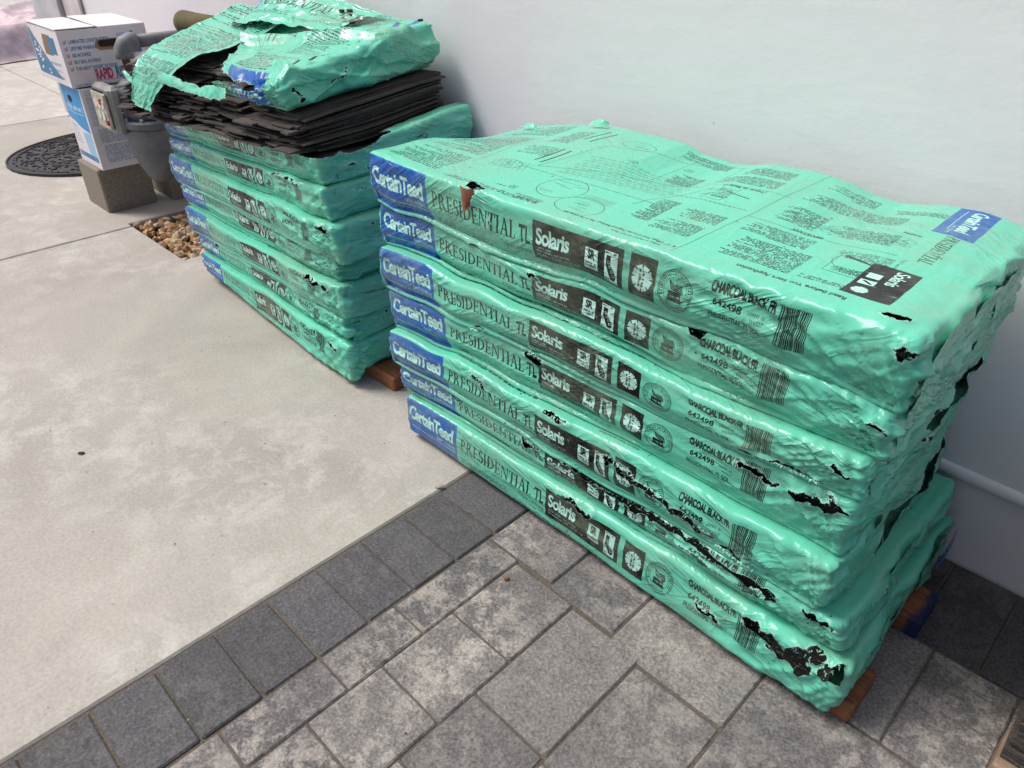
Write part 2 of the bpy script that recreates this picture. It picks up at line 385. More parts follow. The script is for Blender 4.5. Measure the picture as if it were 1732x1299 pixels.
# ------------------------------------------------------------------ flat print: drawn with numpy into textures
class Canvas:
    def __init__(s, w, h, ppm, col, x0=0., y0=0.):
        s.W, s.H, s.ppm, s.x0, s.y0 = int(w*ppm), int(h*ppm), ppm, x0, y0
        s.a = np.empty((s.H, s.W, 3), np.float32); s.a[:] = col
        s.rs = np.random.RandomState(9)
    def px(s, x, y): return (np.asarray(x)-s.x0)*s.ppm, (np.asarray(y)-s.y0)*s.ppm
    def rect(s, x0, x1, y0, y1, col):
        (a, c), (b, d) = s.px(x0, y0), s.px(x1, y1)
        s.a[max(0, int(round(c))):max(0, int(round(d))), max(0, int(round(a))):max(0, int(round(b)))] = col
    def tri(s, p, col):
        X, Y = s.px(p[:, 0], p[:, 1])
        a, b = int(max(0, X.min()-1)), int(min(s.W, X.max()+2)); c, d = int(max(0, Y.min()-1)), int(min(s.H, Y.max()+2))
        if a >= b or c >= d: return
        gx, gy = np.meshgrid(np.arange(a, b)+.5, np.arange(c, d)+.5)
        w = []
        for i in range(3):
            j = (i+1) % 3; w.append((X[j]-X[i])*(gy-Y[i])-(Y[j]-Y[i])*(gx-X[i]))
        m = ((w[0] >= -1e-6) & (w[1] >= -1e-6) & (w[2] >= -1e-6)) | ((w[0] <= 1e-6) & (w[1] <= 1e-6) & (w[2] <= 1e-6))
        s.a[c:d, a:b][m] = col
    def poly(s, P, col):                       # convex or star-shaped about its centroid
        P = np.asarray(P, float); c = P.mean(0)
        for i in range(len(P)): s.tri(np.array([c, P[i], P[(i+1) % len(P)]]), col)
    def line(s, a, b, w, col):
        a = np.array(a, float); b = np.array(b, float); t = b-a; L = np.hypot(*t)
        if L < 1e-9: return
        n = np.array([-t[1], t[0]])/L*w/2; q = [a+n, b+n, b-n, a-n]
        s.tri(np.array([q[0], q[1], q[2]]), col); s.tri(np.array([q[0], q[2], q[3]]), col)
    def ring(s, c, r, w, col, rx=1.0, n=40):
        for i in range(n):
            p, q = 2*math.pi*i/n, 2*math.pi*(i+1)/n
            s.line((c[0]+r*rx*math.cos(p), c[1]+r*math.sin(p)), (c[0]+r*rx*math.cos(q), c[1]+r*math.sin(q)), w, col)
    def glyphs(s, T, x, y, h, col, sx=1.0, rot=0.0, align='l'):
        """T: list of triangles in cap-height units; placed with its baseline start at x, y"""
        T = T*1.0; T[..., 0] *= sx
        w = T[..., 0].max()
        if align == 'c': T[..., 0] -= w/2
        if align == 'r': T[..., 0] -= w
        T *= h; c, n = math.cos(rot), math.sin(rot)
        R = T@np.array([[c, n], [-n, c]])+np.array([x, y])
        for t in R: s.tri(t, col)
        return w*h
    def fine(s, x0, x1, y0, y1, pitch, col, rot180=False, ragged=.25, al=.75, axis='x', fill=.45):
        """rows of tiny illegible body text"""
        if axis == 'x': n = int((y1-y0)/pitch)
        else: n = int((x1-x0)/pitch)
        for i in range(n):
            L = (x1-x0) if axis == 'x' else (y1-y0)
            e = L*(1-s.rs.rand()*ragged) if s.rs.rand() < .8 else L*s.rs.uniform(.3, .8)
            p = 0
            while p < e:
                wl = pitch*s.rs.uniform(.9, 3.6); 
                for k in range(int(wl/pitch/.42)+1):
                    if s.rs.rand() < .85:
                        hh = pitch*fill*s.rs.uniform(.7, 1.25); ww = pitch*.3
                        a0 = p+k*pitch*.42
                        if a0+ww > e: break
                        if axis == 'x':
                            q = (x1-a0-ww, x1-a0) if rot180 else (x0+a0, x0+a0+ww); r = y0+i*pitch+pitch*.2; b = (q[0], q[1], r, r+hh)
                        else:
                            r = x0+i*pitch+pitch*.2; b = (r, r+hh, y1-a0-ww, y1-a0) if rot180 else (r, r+hh, y0+a0, y0+a0+ww)
                        (A, C_), (B, D) = s.px(b[0], b[2]), s.px(b[1], b[3])
                        A, B, C_, D = int(A), int(B)+1, int(C_), int(D)+1
                        if A >= 0 and C_ >= 0:
                            v = s.a[C_:D, A:B]; k2 = al*s.rs.uniform(.6, 1); v[:] = v*(1-k2)+np.array(col, np.float32)*k2
                p += wl+pitch*.5
    def image(s, name):
        im = bpy.data.images.new(name, s.W, s.H, alpha=False, float_buffer=False)
        out = np.ones((s.H, s.W, 4), np.float32); out[..., :3] = s.a
        im.pixels.foreach_set(out.ravel()); im.update(); im.pack(); return im

_tc = {}
def sans(txt, bold=0.0, space=1.0):
    k = (txt, bold, space)
    if k in _tc: return _tc[k].copy()
    cu = bpy.data.curves.new('t', 'FONT'); cu.body = txt; cu.offset = bold; cu.space_character = space; cu.resolution_u = 4; cu.fill_mode = 'FRONT'
    ob = bpy.data.objects.new('t', cu); COL.objects.link(ob); bpy.context.view_layer.update()
    ev = ob.evaluated_get(bpy.context.evaluated_depsgraph_get()); me = ev.to_mesh(); me.calc_loop_triangles()
    v = np.array([p.co[:2] for p in me.vertices]); T = np.array([v[list(t.vertices)] for t in me.loop_triangles])
    ev.to_mesh_clear(); bpy.data.objects.remove(ob); bpy.data.curves.remove(cu)
    T = T/.73; T[..., 0] -= T[..., 0].min(); _tc[k] = T; return T.copy()
# a book-face serif, drawn here from stems, bowls and serifs
def _quad(a, b, c, d): return [np.array([a, b, c]), np.array([a, c, d])]
def _rc(x0, x1, y0, y1): return _quad((x0, y0), (x1, y0), (x1, y1), (x0, y1))
def _stem(x, w=.13, y0=0, y1=1): return _rc(x, x+w, y0, y1)+_rc(x-.08, x+w+.08, y0, y0+.035)+_rc(x-.08, x+w+.08, y1-.035, y1)
def _bowl(cx_, cy_, ox, oy, ix, iy, a0=-90, a1=90, n=14):
    o = []
    for i in range(n):
        p, q = [math.radians(a0+(a1-a0)*k/n) for k in (i, i+1)]
        o += _quad((cx_+ix*math.cos(p), cy_+iy*math.sin(p)), (cx_+ox*math.cos(p), cy_+oy*math.sin(p)), (cx_+ox*math.cos(q), cy_+oy*math.sin(q)), (cx_+ix*math.cos(q), cy_+iy*math.sin(q)))
    return o
def _stroke(pts, ws):
    o = []; n = len(pts); P = [np.array(p, float) for p in pts]; L = []
    for i in range(n):
        t = P[min(i+1, n-1)]-P[max(i-1, 0)]; t /= np.hypot(*t); nn = np.array([-t[1], t[0]])*ws[i]/2; L.append((P[i]+nn, P[i]-nn))
    for i in range(n-1): o += _quad(L[i][0], L[i][1], L[i+1][1], L[i+1][0])
    return o
def _g(c):
    if c == 'I': return _stem(.08), .36
    if c == 'P': return _stem(.08)+_bowl(.2, .73, .38, .27, .24, .225)+_rc(.15, .22, .955, 1), .66
    if c == 'R': return _stem(.08)+_bowl(.2, .74, .37, .26, .23, .215)+_quad((.30, .5), (.45, .5), (.86, .0), (.68, .0))+_rc(.68, .95, 0, .03), .86
    if c == 'D': return _stem(.08)+_bowl(.2, .5, .62, .5, .47, .455), .90
    if c == 'E': return _stem(.08)+_rc(.15, .56, .955, 1)+_rc(.15, .48, .48, .525)+_rc(.15, .58, 0, .045)+_quad((.52, .84), (.56, .82), (.56, 1), (.53, 1))+_quad((.54, 0), (.58, 0), (.62, .2), (.585, .2))+_rc(.45, .485, .41, .6), .66
    if c == 'L': return _stem(.08)+_rc(.15, .54, 0, .045)+_quad((.5, 0), (.54, 0), (.58, .22), (.545, .22)), .60
    if c == 'T': return _stem(.29)+_rc(.02, .69, .955, 1)+_rc(.02, .055, .8, 1)+_rc(.655, .69, .8, 1), .71
    if c == 'N': return _rc(.12, .165, 0, 1)+_rc(.02, .26, 0, .035)+_rc(.0, .2, .965, 1)+_quad((.10, 1), (.26, 1), (.83, .0), (.79, -.03))+_rc(.775, .82, 0, 1)+_rc(.68, .92, .965, 1), .94
    if c == 'A': return _quad((.08, 0), (.13, 0), (.42, 1.0), (.38, 1.02))+_quad((.35, 1.02), (.43, 1.02), (.78, 0), (.63, 0))+_rc(.2, .62, .33, .37)+_rc(-.0, .22, 0, .035)+_rc(.54, .87, 0, .035), .84
    if c == 'S':
        pts = []; ws = []
        for i in range(13):
            a = math.radians(30+i*(240/12)); pts.append((.29+.19*math.cos(a), .75+.225*math.sin(a))); ws.append(.05+.08*max(0, math.sin(math.radians((i-4)*22)))**1 if i > 4 else .05)
        for i in range(1, 13):
            a = math.radians(90-i*(240/12)); pts.append((.29+.21*math.cos(a), .275+.25*math.sin(a))); ws.append(.05+.09*max(0, math.sin(math.radians((9-i)*20))) if i < 9 else .05)
        return _stroke(pts, ws)+_rc(.45, .48, .8, 1)+_rc(.07, .10, .0, .2), .60
    return [], .3
def serif(txt, fat=.05):
    o = []; x = 0
    for c in txt:
        q, w = _g(c)
        for dx, dy in ((0, 0), (fat, 0), (fat/2, fat/2)): o += [t+np.array([x+dx, dy]) for t in q]
        x += w+.05+fat*.5
    return np.array(o)

GREEN = (101/255, 201/255, 171/255); BLUE = (0/255, 88/255, 168/255); INK = (.05, .05, .06); PALE = (176/255, 228/255, 214/255)
PT = .087                                              # printed height of the narrow side
FL, FS0, FS1 = 1.0, -.012, .60
cv = Canvas(FL, FS1-FS0, 2600, GREEN, 0, FS0)
# --- narrow side, s = 0 .. PT
cv.rect(.004, .177, -.004, PT+.001, BLUE)
cv.glyphs(sans('CertainTeed', .035, .86), .012, .043, .0285, PALE, .90)
cv.glyphs(sans('SAINT-GOBAIN', .0, 1.0), .170, .0285, .0075, PALE, .85, align='r')
cv.rect(.018, .171, .0235, .0245, PALE)
cv.glyphs(serif('PRESIDENTIAL'), .190, .041, .0245, INK, .93)
cv.glyphs(sans('TL', .03), .4035, .041, .0245, INK, .66)
cv.glyphs(sans('Triple Laminate'), .4285, .0255, .0088, INK, .92, align='r')
cv.fine(.19, .335, .0115, .0245, .0042, INK, ragged=.1)
cv.fine(.345, .60, .0035, .0125, .0042, INK, ragged=.05)
BK = (.05, .04, .04)
cv.rect(.433, .611, .0215, .0765, BK)
cv.glyphs(sans('Solaris', .03, .92), .440, .0455, .0225, PALE, .92)
cv.fine(.441, .513, .0335, .0425, .0044, PALE, ragged=.1, al=.85, fill=.55)
cv.fine(.441, .53, .028, .033, .0040, PALE, ragged=.1, al=.8)
cv.rect(.540, .5655, .033, .0625, PALE); cv.glyphs(sans('SR', .05), .5528, .0480, .0125, BK, .72, align='c')
cv.fine(.5425, .563, .0355, .0455, .0042, BK, ragged=.0, al=.95, fill=.6)
cv.rect(.578, .602, .0255, .0685, PALE); cv.rect(.5797, .6003, .0272, .0640, PALE)
cv.fine(.5795, .6005, .0645, .0680, .0034, BK, ragged=0, al=.9)
for w_, k_ in ((0, BK), ): cv.poly([(.5815, .0625), (.5895, .0625), (.5895, .0515), (.5975, .0405), (.5990, .0330), (.5955, .0290), (.5895, .0305), (.5850, .0390), (.5815, .0480)], k_)
for i in range(4): cv.ring((.5862+i*.0027, .0535-i*.0058), .0019, .0008, PALE)
cv.rect(.578, .5863, .0268, .0300, PALE); cv.fine(.5795, .587, .0262, .0345, .003, BK, al=.9, ragged=0)
cv.rect(.6225, .667, .0215, .0765, BK)
for i in range(8):
    a = math.pi/8+i*math.pi/4; c, n = math.cos(a), math.sin(a); u = np.array([c, n]); w_ = np.array([-n, c]); o = np.array([.6447, .049])
    cv.poly([o+w_*.0025, o+u*.0165+w_*.0052, o+u*.0165-w_*.0052, o-w_*.0025], PALE)
cv.poly([(.6447+.0105*math.cos(a), .049+.0105*math.sin(a)) for a in np.linspace(0, 2*math.pi, 9)[:-1]], PALE)
cv.fine(.6385, .6515, .0380, .0600, .0052, BK, axis='y', ragged=.0, al=.95, fill=.62)
for r in (.0265, .0245): cv.ring((.699, .047), r, .0009, INK)
cv.ring((.699, .047), .0175, .0006, INK)
for i in range(26):
    a = math.radians(200-i*220/25); x, y = .699+.0210*math.cos(a), .047+.0210*math.sin(a)
    cv.line((x-.0016*math.cos(a), y-.0016*math.sin(a)), (x+.0018*math.cos(a), y+.0018*math.sin(a)), .0011 if i % 3 else .0018, INK)
for i in range(14):
    a = math.radians(235+i*70/13); x, y = .699+.0210*math.cos(a), .047+.0210*math.sin(a); cv.line((x-.0012*math.cos(a), y-.0012*math.sin(a)), (x+.0014*math.cos(a), y+.0014*math.sin(a)), .0012, INK)
cv.poly([(.688, .060), (.697, .055), (.708, .056), (.712, .046), (.700, .047), (.692, .049)], INK)
for i in range(4): cv.line((.691, .0575-i*.0022), (.710, .0545-i*.0022), .0006, GREEN)
cv.rect(.689, .709, .0375, .0465, INK); cv.fine(.690, .708, .0380, .0460, .0042, GREEN, ragged=0, al=.95, fill=.6)
cv.poly([(.686, .0375), (.712, .0375), (.709, .0335), (.690, .0345)], INK)
cv.glyphs(sans('CHARCOAL BLACK FR', .045, .9), .752, .0655, .0125, INK, .56)
cv.glyphs(sans('642498', .03, 1.05), .756, .0475, .0095, INK, 1.05)
cv.glyphs(sans('PRESIDENTIAL TL SOL', .025), .752, .0305, .0085, INK, .66)
cv.glyphs(sans('240404S 181', .0), .806, .0505, .0042, INK, .8); cv.glyphs(sans('W6527', .0), .812, .0435, .0042, INK, 1.0)
rs = np.random.RandomState(4); x = .8465
while x < .884:
    w = rs.choice([.0006, .0009, .0014, .002]); cv.rect(x, x+w, .0275, .0785, INK); x += w+rs.choice([.0006, .0009, .0014])
# --- broad face, s = PT .. PT+.45 ; lettering is upside down seen from the narrow side
T0 = PT
def topfine(x0, x1, y0, y1, p=.0042, al=.95): cv.fine(x0, x1, T0+y0, T0+y1, p, INK, rot180=True, al=min(1, al*1.15), ragged=.18, fill=.52)
def inv(txt, x, y, h, sx=.8, b=.02): cv.glyphs(sans(txt, b), x, T0+y, h, INK, sx, rot=math.pi)
LN = (.16, .30, .27)
inv('Read Before You Start Application', .905, .035, .0085, .88, .03)
inv('& 15" Offset, Four-Course Diagonal Method. This is the preferred', .672, .030, .0068, .80, .02)
inv('method for Regions and Roof Slopes', .655, .0185, .0052, .8, .015)
cv.fine(.19, .42, T0+.018, T0+.030, .0058, INK, rot180=True, ragged=.1, al=.9, fill=.6)
topfine(.02, .17, .028, .12, .0060, .9); topfine(.03, .165, .135, .30, .0046); topfine(.03, .17, .32, .41, .0046)
for p, q in (((.675, .012), (.700, .425)), ((.185, .10), (.165, .41)), ((.685, .19), (.90, .19)), ((.54, .20), (.675, .205)), ((.475, .22), (.475, .41)), ((.70, .29), (.56, .285))):
    cv.line((p[0], T0+p[1]), (q[0], T0+q[1]), .0011, LN)
for i in range(28): cv.line((.44+i*.0085, T0+.205), (.444+i*.0085, T0+.205), .0012, INK)
# right-hand block columns
topfine(.715, .82, .052, .125); topfine(.70, .80, .135, .178); topfine(.83, .89, .055, .07)
topfine(.59, .665, .065, .115); topfine(.60, .67, .125, .165); topfine(.55, .585, .08, .17, .0036)
topfine(.555, .665, .30, .345); topfine(.57, .66, .355, .40, .0038); topfine(.71, .775, .21, .27); topfine(.79, .88, .215, .262); topfine(.71, .86, .30, .345); topfine(.72, .80, .36, .40); topfine(.82, .90, .36, .385)
inv('IMPORTANT', .80, .198, .0075, .8, .04); inv('(Tejado de Madera)', .662, .285, .0085, .8, .02); inv('Finishing', .90, .2765, .0066, .8, .03)
cv.line((.845, T0+.095), (.845, T0+.165), .001, LN); cv.line((.845, T0+.095), (.905, T0+.095), .001, LN)
cv.ring((.868, T0+.135), .026, .0009, LN, 1.0, 30); cv.poly([(.850, T0+.15), (.852, T0+.156), (.898, T0+.140), (.896, T0+.137)], INK)
topfine(.85, .905, .10, .118, .0032)
cv.fine(.83, .905, T0+.145, T0+.18, .0045, INK, rot180=True)
# roof drawings on the left half
for i in range(16):
    for j in range(9):
        a, b = .345+i*.0125+(j % 2)*.006, .150+j*.0115+i*.0022
        cv.line((a, T0+b), (a+.006, T0+b+.005), .0007, INK); cv.line((a+.006, T0+b+.005), (a+.0125, T0+b+.001), .0007, INK); cv.line((a+.006, T0+b+.005), (a+.006, T0+b-.005), .0006, INK)
for p, q in (((.30, .150), (.56, .265)), ((.30, .150), (.33, .30)), ((.33, .30), (.56, .40)), ((.56, .265), (.56, .40)), ((.28, .135), (.57, .140)), ((.53, .12), (.58, .265))): cv.line((p[0], T0+p[1]), (q[0], T0+q[1]), .0010, INK)
for a, b in ((.275, .168), (.292, .165), (.27, .305), (.29, .30)): cv.line((a, T0+b), (a+.006, T0+b+.075), .0042, BK)
for c, r, e in (((.405, .098), .041, 1.05), ((.475, .058), .033, 1.25), ((.245, .13), .020, 1.6), ((.37, .345), .022, 1.6), ((.49, .33), .006, 1.4), ((.415, .27), .006, 1.4)):
    cv.ring((c[0], T0+c[1]), r, .0010, INK, e)
    for k in range(7): 
        a = rs.uniform(-.6, .6); b = rs.uniform(-.7, .7); cv.line((c[0]+a*r-.3*r, T0+c[1]+b*r), (c[0]+a*r+.35*r, T0+c[1]+b*r+rs.uniform(-.2, .2)*r), .0008, INK)
for i in range(9): cv.line((.456+i*.006, T0+.083), (.462+i*.006, T0+.105), .0009, INK)
for i in range(7): cv.line((.215+i*.011, T0+.115), (.230+i*.011, T0+.150), .0006, INK); cv.line((.230+i*.011, T0+.115), (.215+i*.011, T0+.150), .0006, INK)
topfine(.30, .345, .045, .065, .005); topfine(.20, .275, .19, .24, .0045, .6); topfine(.36, .42, .022, .04, .0034, .6); topfine(.205, .26, .27, .36, .0042); topfine(.43, .54, .37, .41, .0038); topfine(.485, .54, .255, .31, .0036); topfine(.575, .62, .225, .27, .0042, .5)
cv.line((.61, T0+.255), (.655, T0+.245), .0022, INK); cv.line((.60, T0+.225), (.625, T0+.232), .0020, INK)
for p, q in (((.585, .215), (.60, .25)), ((.60, .25), (.59, .28)), ((.62, .215), (.625, .275)), ((.585, .215), (.62, .215))): cv.line((p[0], T0+p[1]), (q[0], T0+q[1]), .0008, INK)
for i in range(40):
    x, y = rs.uniform(.72, .9), rs.uniform(.225, .25); cv.ring((x, T0+y), rs.uniform(.002, .006), .0007, LN, 1.5, 8)
# end strip lettering, reading towards the viewer
cv.rect(.902, .957, T0+.300, T0+.425, BLUE)
ED = -math.pi/2
cv.glyphs(sans('CertainTeed', .035, .86), .925, T0+.415, .0195, PALE, .80, rot=ED)
cv.rect(.914, .915, T0+.325, T0+.415, PALE); cv.glyphs(sans('SAINT-GOBAIN'), .917, T0+.345, .0045, PALE, .9, rot=ED)
cv.glyphs(serif('PRESIDENTIAL'), .925, T0+.296, .017, INK, .70, rot=ED)
cv.glyphs(sans('Triple Laminate'), .911, T0+.185, .0055, INK, .9, rot=ED)
cv.rect(.888, .948, T0+.048, T0+.150, BK)
cv.glyphs(sans('Solaris', .02, .92), .921, T0+.144, .0165, PALE, .82, rot=ED)
cv.rect(.895, .912, T0+.108, T0+.122, PALE); cv.rect(.893, .913, T0+.088, T0+.101, PALE); cv.poly([(.895, T0+.098), (.900, T0+.099), (.911, T0+.092), (.908, T0+.090)], BK)
for i in range(4):
    a = i*math.pi/4; cv.line((.905-.010*math.cos(a), T0+.068-.010*math.sin(a)), (.905+.010*math.cos(a), T0+.068+.010*math.sin(a)), .006, PALE)
IMG_FILM = cv.image('film print')

def film_mat():
    m, nt, bs = mat('printed plastic film')
    uv = N(nt, 'UVMap'); uv.uv_map = 'UVMap'
    im = N(nt, 'TexImage'); im.image = IMG_FILM; im.extension = 'EXTEND'; im.interpolation = 'Linear'
    nt.links.new(uv.outputs[0], im.inputs[0])
    col = im.outputs[0]
    oi = N(nt, 'ObjectInfo')
    # print rubbed thin and film bleached on raised folds
    rub = worldnoise(nt, 26, 6, .75, .8); rk = ramp(nt, rub.outputs[0], [(.64, 0.), (.69, 1.)])
    col = mix(nt, col, lin('96e2c8'), mth(nt, 'MULTIPLY', rk.outputs[0], .5))
    # film dust
    d = worldnoise(nt, 5, 6, .7, .4); d2 = worldnoise(nt, 48, 4, .7)
    dk = mth(nt, 'MULTIPLY', ramp(nt, d.outputs[0], [(.44, 0.), (.70, .75)]).outputs[0], ramp(nt, d2.outputs[0], [(.3, .35), (.6, 1.)]).outputs[0])
    col = mix(nt, col, lin('8fa58a'), mth(nt, 'MULTIPLY', dk, .75))
    # scattered rusty crumbs
    v = N(nt, 'TexVoronoi'); v.inputs['Scale'].default_value = 34; g = N(nt, 'NewGeometry'); nt.links.new(g.outputs['Position'], v.inputs['Vector'])
    cr = mth(nt, 'MULTIPLY', ramp(nt, v.outputs['Distance'], [(.05, 1.), (.09, 0.)]).outputs[0], ramp(nt, v.outputs['Color'], [(.56, 0.), (.60, .9)]).outputs[0])
    col = mix(nt, col, lin('3b3a33'), cr)
    # film stretched pale along torn edges
    at0 = N(nt, 'Attribute'); at0.attribute_name = 'tear'
    rn0 = worldnoise(nt, 190, 6, .78); k0 = mth(nt, 'MULTIPLY_ADD', mth(nt, 'SUBTRACT', rn0.outputs[0], .5), .014, at0.outputs['Fac'])
    bc = mix(nt, col, lin('b9e6d6'), ramp(nt, mth(nt, 'MULTIPLY', k0, 100.0), [(.05, .75), (.22, 0.)]).outputs[0])
    nt.links.new(bc, bs.inputs['Base Color'])
    rr_ = ramp(nt, d2.outputs[0], [(.3, .15), (.7, .32)]); nt.links.new(rr_.outputs[0], bs.inputs['Roughness'])
    bs.inputs['Specular IOR Level'].default_value = .36
    def crease(rot, sc, scale, seed_):
        g_ = N(nt, 'NewGeometry'); mp = N(nt, 'Mapping'); mp.inputs['Rotation'].default_value = rot; mp.inputs['Location'].default_value = (seed_, seed_*2, 0)
        m2 = N(nt, 'Mapping'); m2.inputs['Scale'].default_value = sc
        nn = N(nt, 'TexNoise'); nn.inputs['Scale'].default_value = scale; nn.inputs['Detail'].default_value = 2.5; nn.inputs['Roughness'].default_value = .5; nn.inputs['Distortion'].default_value = .25
        nt.links.new(g_.outputs['Position'], mp.inputs[0]); nt.links.new(mp.outputs[0], m2.inputs[0]); nt.links.new(m2.outputs[0], nn.inputs['Vector'])
        ab = mth(nt, 'ABSOLUTE', mth(nt, 'SUBTRACT', nn.outputs[0], .5))
        return mth(nt, 'POWER', mth(nt, 'SUBTRACT', 1.0, mth(nt, 'MULTIPLY', ab, 3.2)), 2.5)
    c1 = crease((0, .55, 0), (1, 1, 7), 7, 1.3); c2 = crease((.35, -.25, .3), (1, 1.5, 8), 9, 4.7); c3 = crease((0, 0, .6), (1, 5, 3), 11, 8.1)
    msk = ramp(nt, worldnoise(nt, 7, 2, .5).outputs[0], [(.47, 0.), (.62, 1.)]); msk2 = ramp(nt, worldnoise(nt, 9, 2, .5, 0, (1.3, .8, 1)).outputs[0], [(.48, 0.), (.60, 1.)])
    hh = mth(nt, 'ADD', mth(nt, 'MULTIPLY', c1, msk.outputs[0]), mth(nt, 'MULTIPLY', c2, msk2.outputs[0]))
    g2 = N(nt, 'NewGeometry'); sx2 = N(nt, 'SeparateXYZ'); nt.links.new(g2.outputs['Normal'], sx2.inputs[0])
    hh = mth(nt, 'MULTIPLY', hh, mth(nt, 'SUBTRACT', 1.0, mth(nt, 'MULTIPLY', mth(nt, 'MAXIMUM', sx2.outputs[2], 0.0), .75)))
    c3m = ramp(nt, worldnoise(nt, 5, 2, .5).outputs[0], [(.5, 0.), (.62, .35)])
    hh = mth(nt, 'ADD', mth(nt, 'MULTIPLY', c3, c3m.outputs[0]), hh)
    # crinkled film: small facets, stronger in patches
    gv = N(nt, 'NewGeometry'); nv = worldnoise(nt, 18, 3, .6); av = N(nt, 'VectorMath'); av.operation = 'MULTIPLY_ADD'
    nt.links.new(nv.outputs['Color'], av.inputs[0]); av.inputs[1].default_value = (.035, .035, .035); nt.links.new(gv.outputs['Position'], av.inputs[2])
    mv = N(nt, 'Mapping'); mv.inputs['Rotation'].default_value = (.3, .5, 0); mv.inputs['Scale'].default_value = (.55, .8, 1.7); nt.links.new(av.outputs[0], mv.inputs[0])
    vo = N(nt, 'TexVoronoi'); vo.inputs['Scale'].default_value = 42; nt.links.new(mv.outputs[0], vo.inputs['Vector'])
    vm = ramp(nt, worldnoise(nt, 8, 3, .6).outputs[0], [(.40, .12), (.62, 1.)])
    ux = N(nt, 'SeparateXYZ'); nt.links.new(gv.outputs['Normal'], ux.inputs[0])
    vk = mth(nt, 'MULTIPLY', mth(nt, 'MULTIPLY', vo.outputs['Distance'], vm.outputs[0]), mth(nt, 'SUBTRACT', 1.0, mth(nt, 'MULTIPLY', mth(nt, 'MAXIMUM', ux.outputs[2], 0.0), .85)))
    hh = mth(nt, 'MULTIPLY_ADD', vk, .18, hh)
    b = worldnoise(nt, 110, 3, .6, .3)
    n1 = bump(nt, bs, hh, .75, .0034); bump(nt, bs, b.outputs[0], .15, .0010, n1)
    # torn holes: attribute 'tear' < 0
    at = N(nt, 'Attribute'); at.attribute_name = 'tear'
    rn = worldnoise(nt, 190, 6, .78); k = mth(nt, 'MULTIPLY_ADD', mth(nt, 'SUBTRACT', rn.outputs[0], .5), .014, at.outputs['Fac'])
    al = mth(nt, 'GREATER_THAN', k, 0.0); nt.links.new(al, bs.inputs['Alpha'])
    return m
M_FILM = film_mat()
# ------------------------------------------------------------------ wrapped bundles
def axis_pts(L, fine_, coarse, edge):
    """lattice coordinates 0..L, fine within edge of both ends"""
    a = list(np.arange(0, edge, fine_)); m = np.linspace(edge, L-edge, max(2, int(round((L-2*edge)/coarse))+1)); b = [L-x for x in a[::-1]]
    return np.array(a+list(m)+b)
def seg_dist(px, py, pts):
    d = np.full(px.shape, 9.); t_at = np.zeros(px.shape)
    n = len(pts)
    if n == 1: return np.hypot(px-pts[0][0], py-pts[0][1]), t_at
    for i in range(n-1):
        ax, ay = pts[i][:2]; bx, by = pts[i+1][:2]; L2 = (bx-ax)**2+(by-ay)**2
        t = np.clip(((px-ax)*(bx-ax)+(py-ay)*(by-ay))/L2, 0, 1); q = np.hypot(px-ax-t*(bx-ax), py-ay-t*(by-ay))
        k = q < d; d[k] = q[k]; t_at[k] = (i+t[k])/(n-1)
    return d, t_at
def tear_mask(px, py, tears, seed):
    m = np.full(px.shape, 1.)
    for k, (pts, w) in enumerate(tears):
        wx = px+.016*(fbm(px*60, py*60, seed+90)-.5); wy = py+.016*(fbm(px*60, py*60, seed+93)-.5)
        d, t = seg_dist(wx, wy, pts)
        taper = np.clip(np.minimum(t, 1-t)*6+.25, 0, 1) if len(pts) > 1 else 1.
        m = np.minimum(m, d-w*taper*(.35+1.2*vn(px*110+k*17, py*110, seed+5))-.0015*(vn(px*300, py*300, seed+6)-.5))
    return m

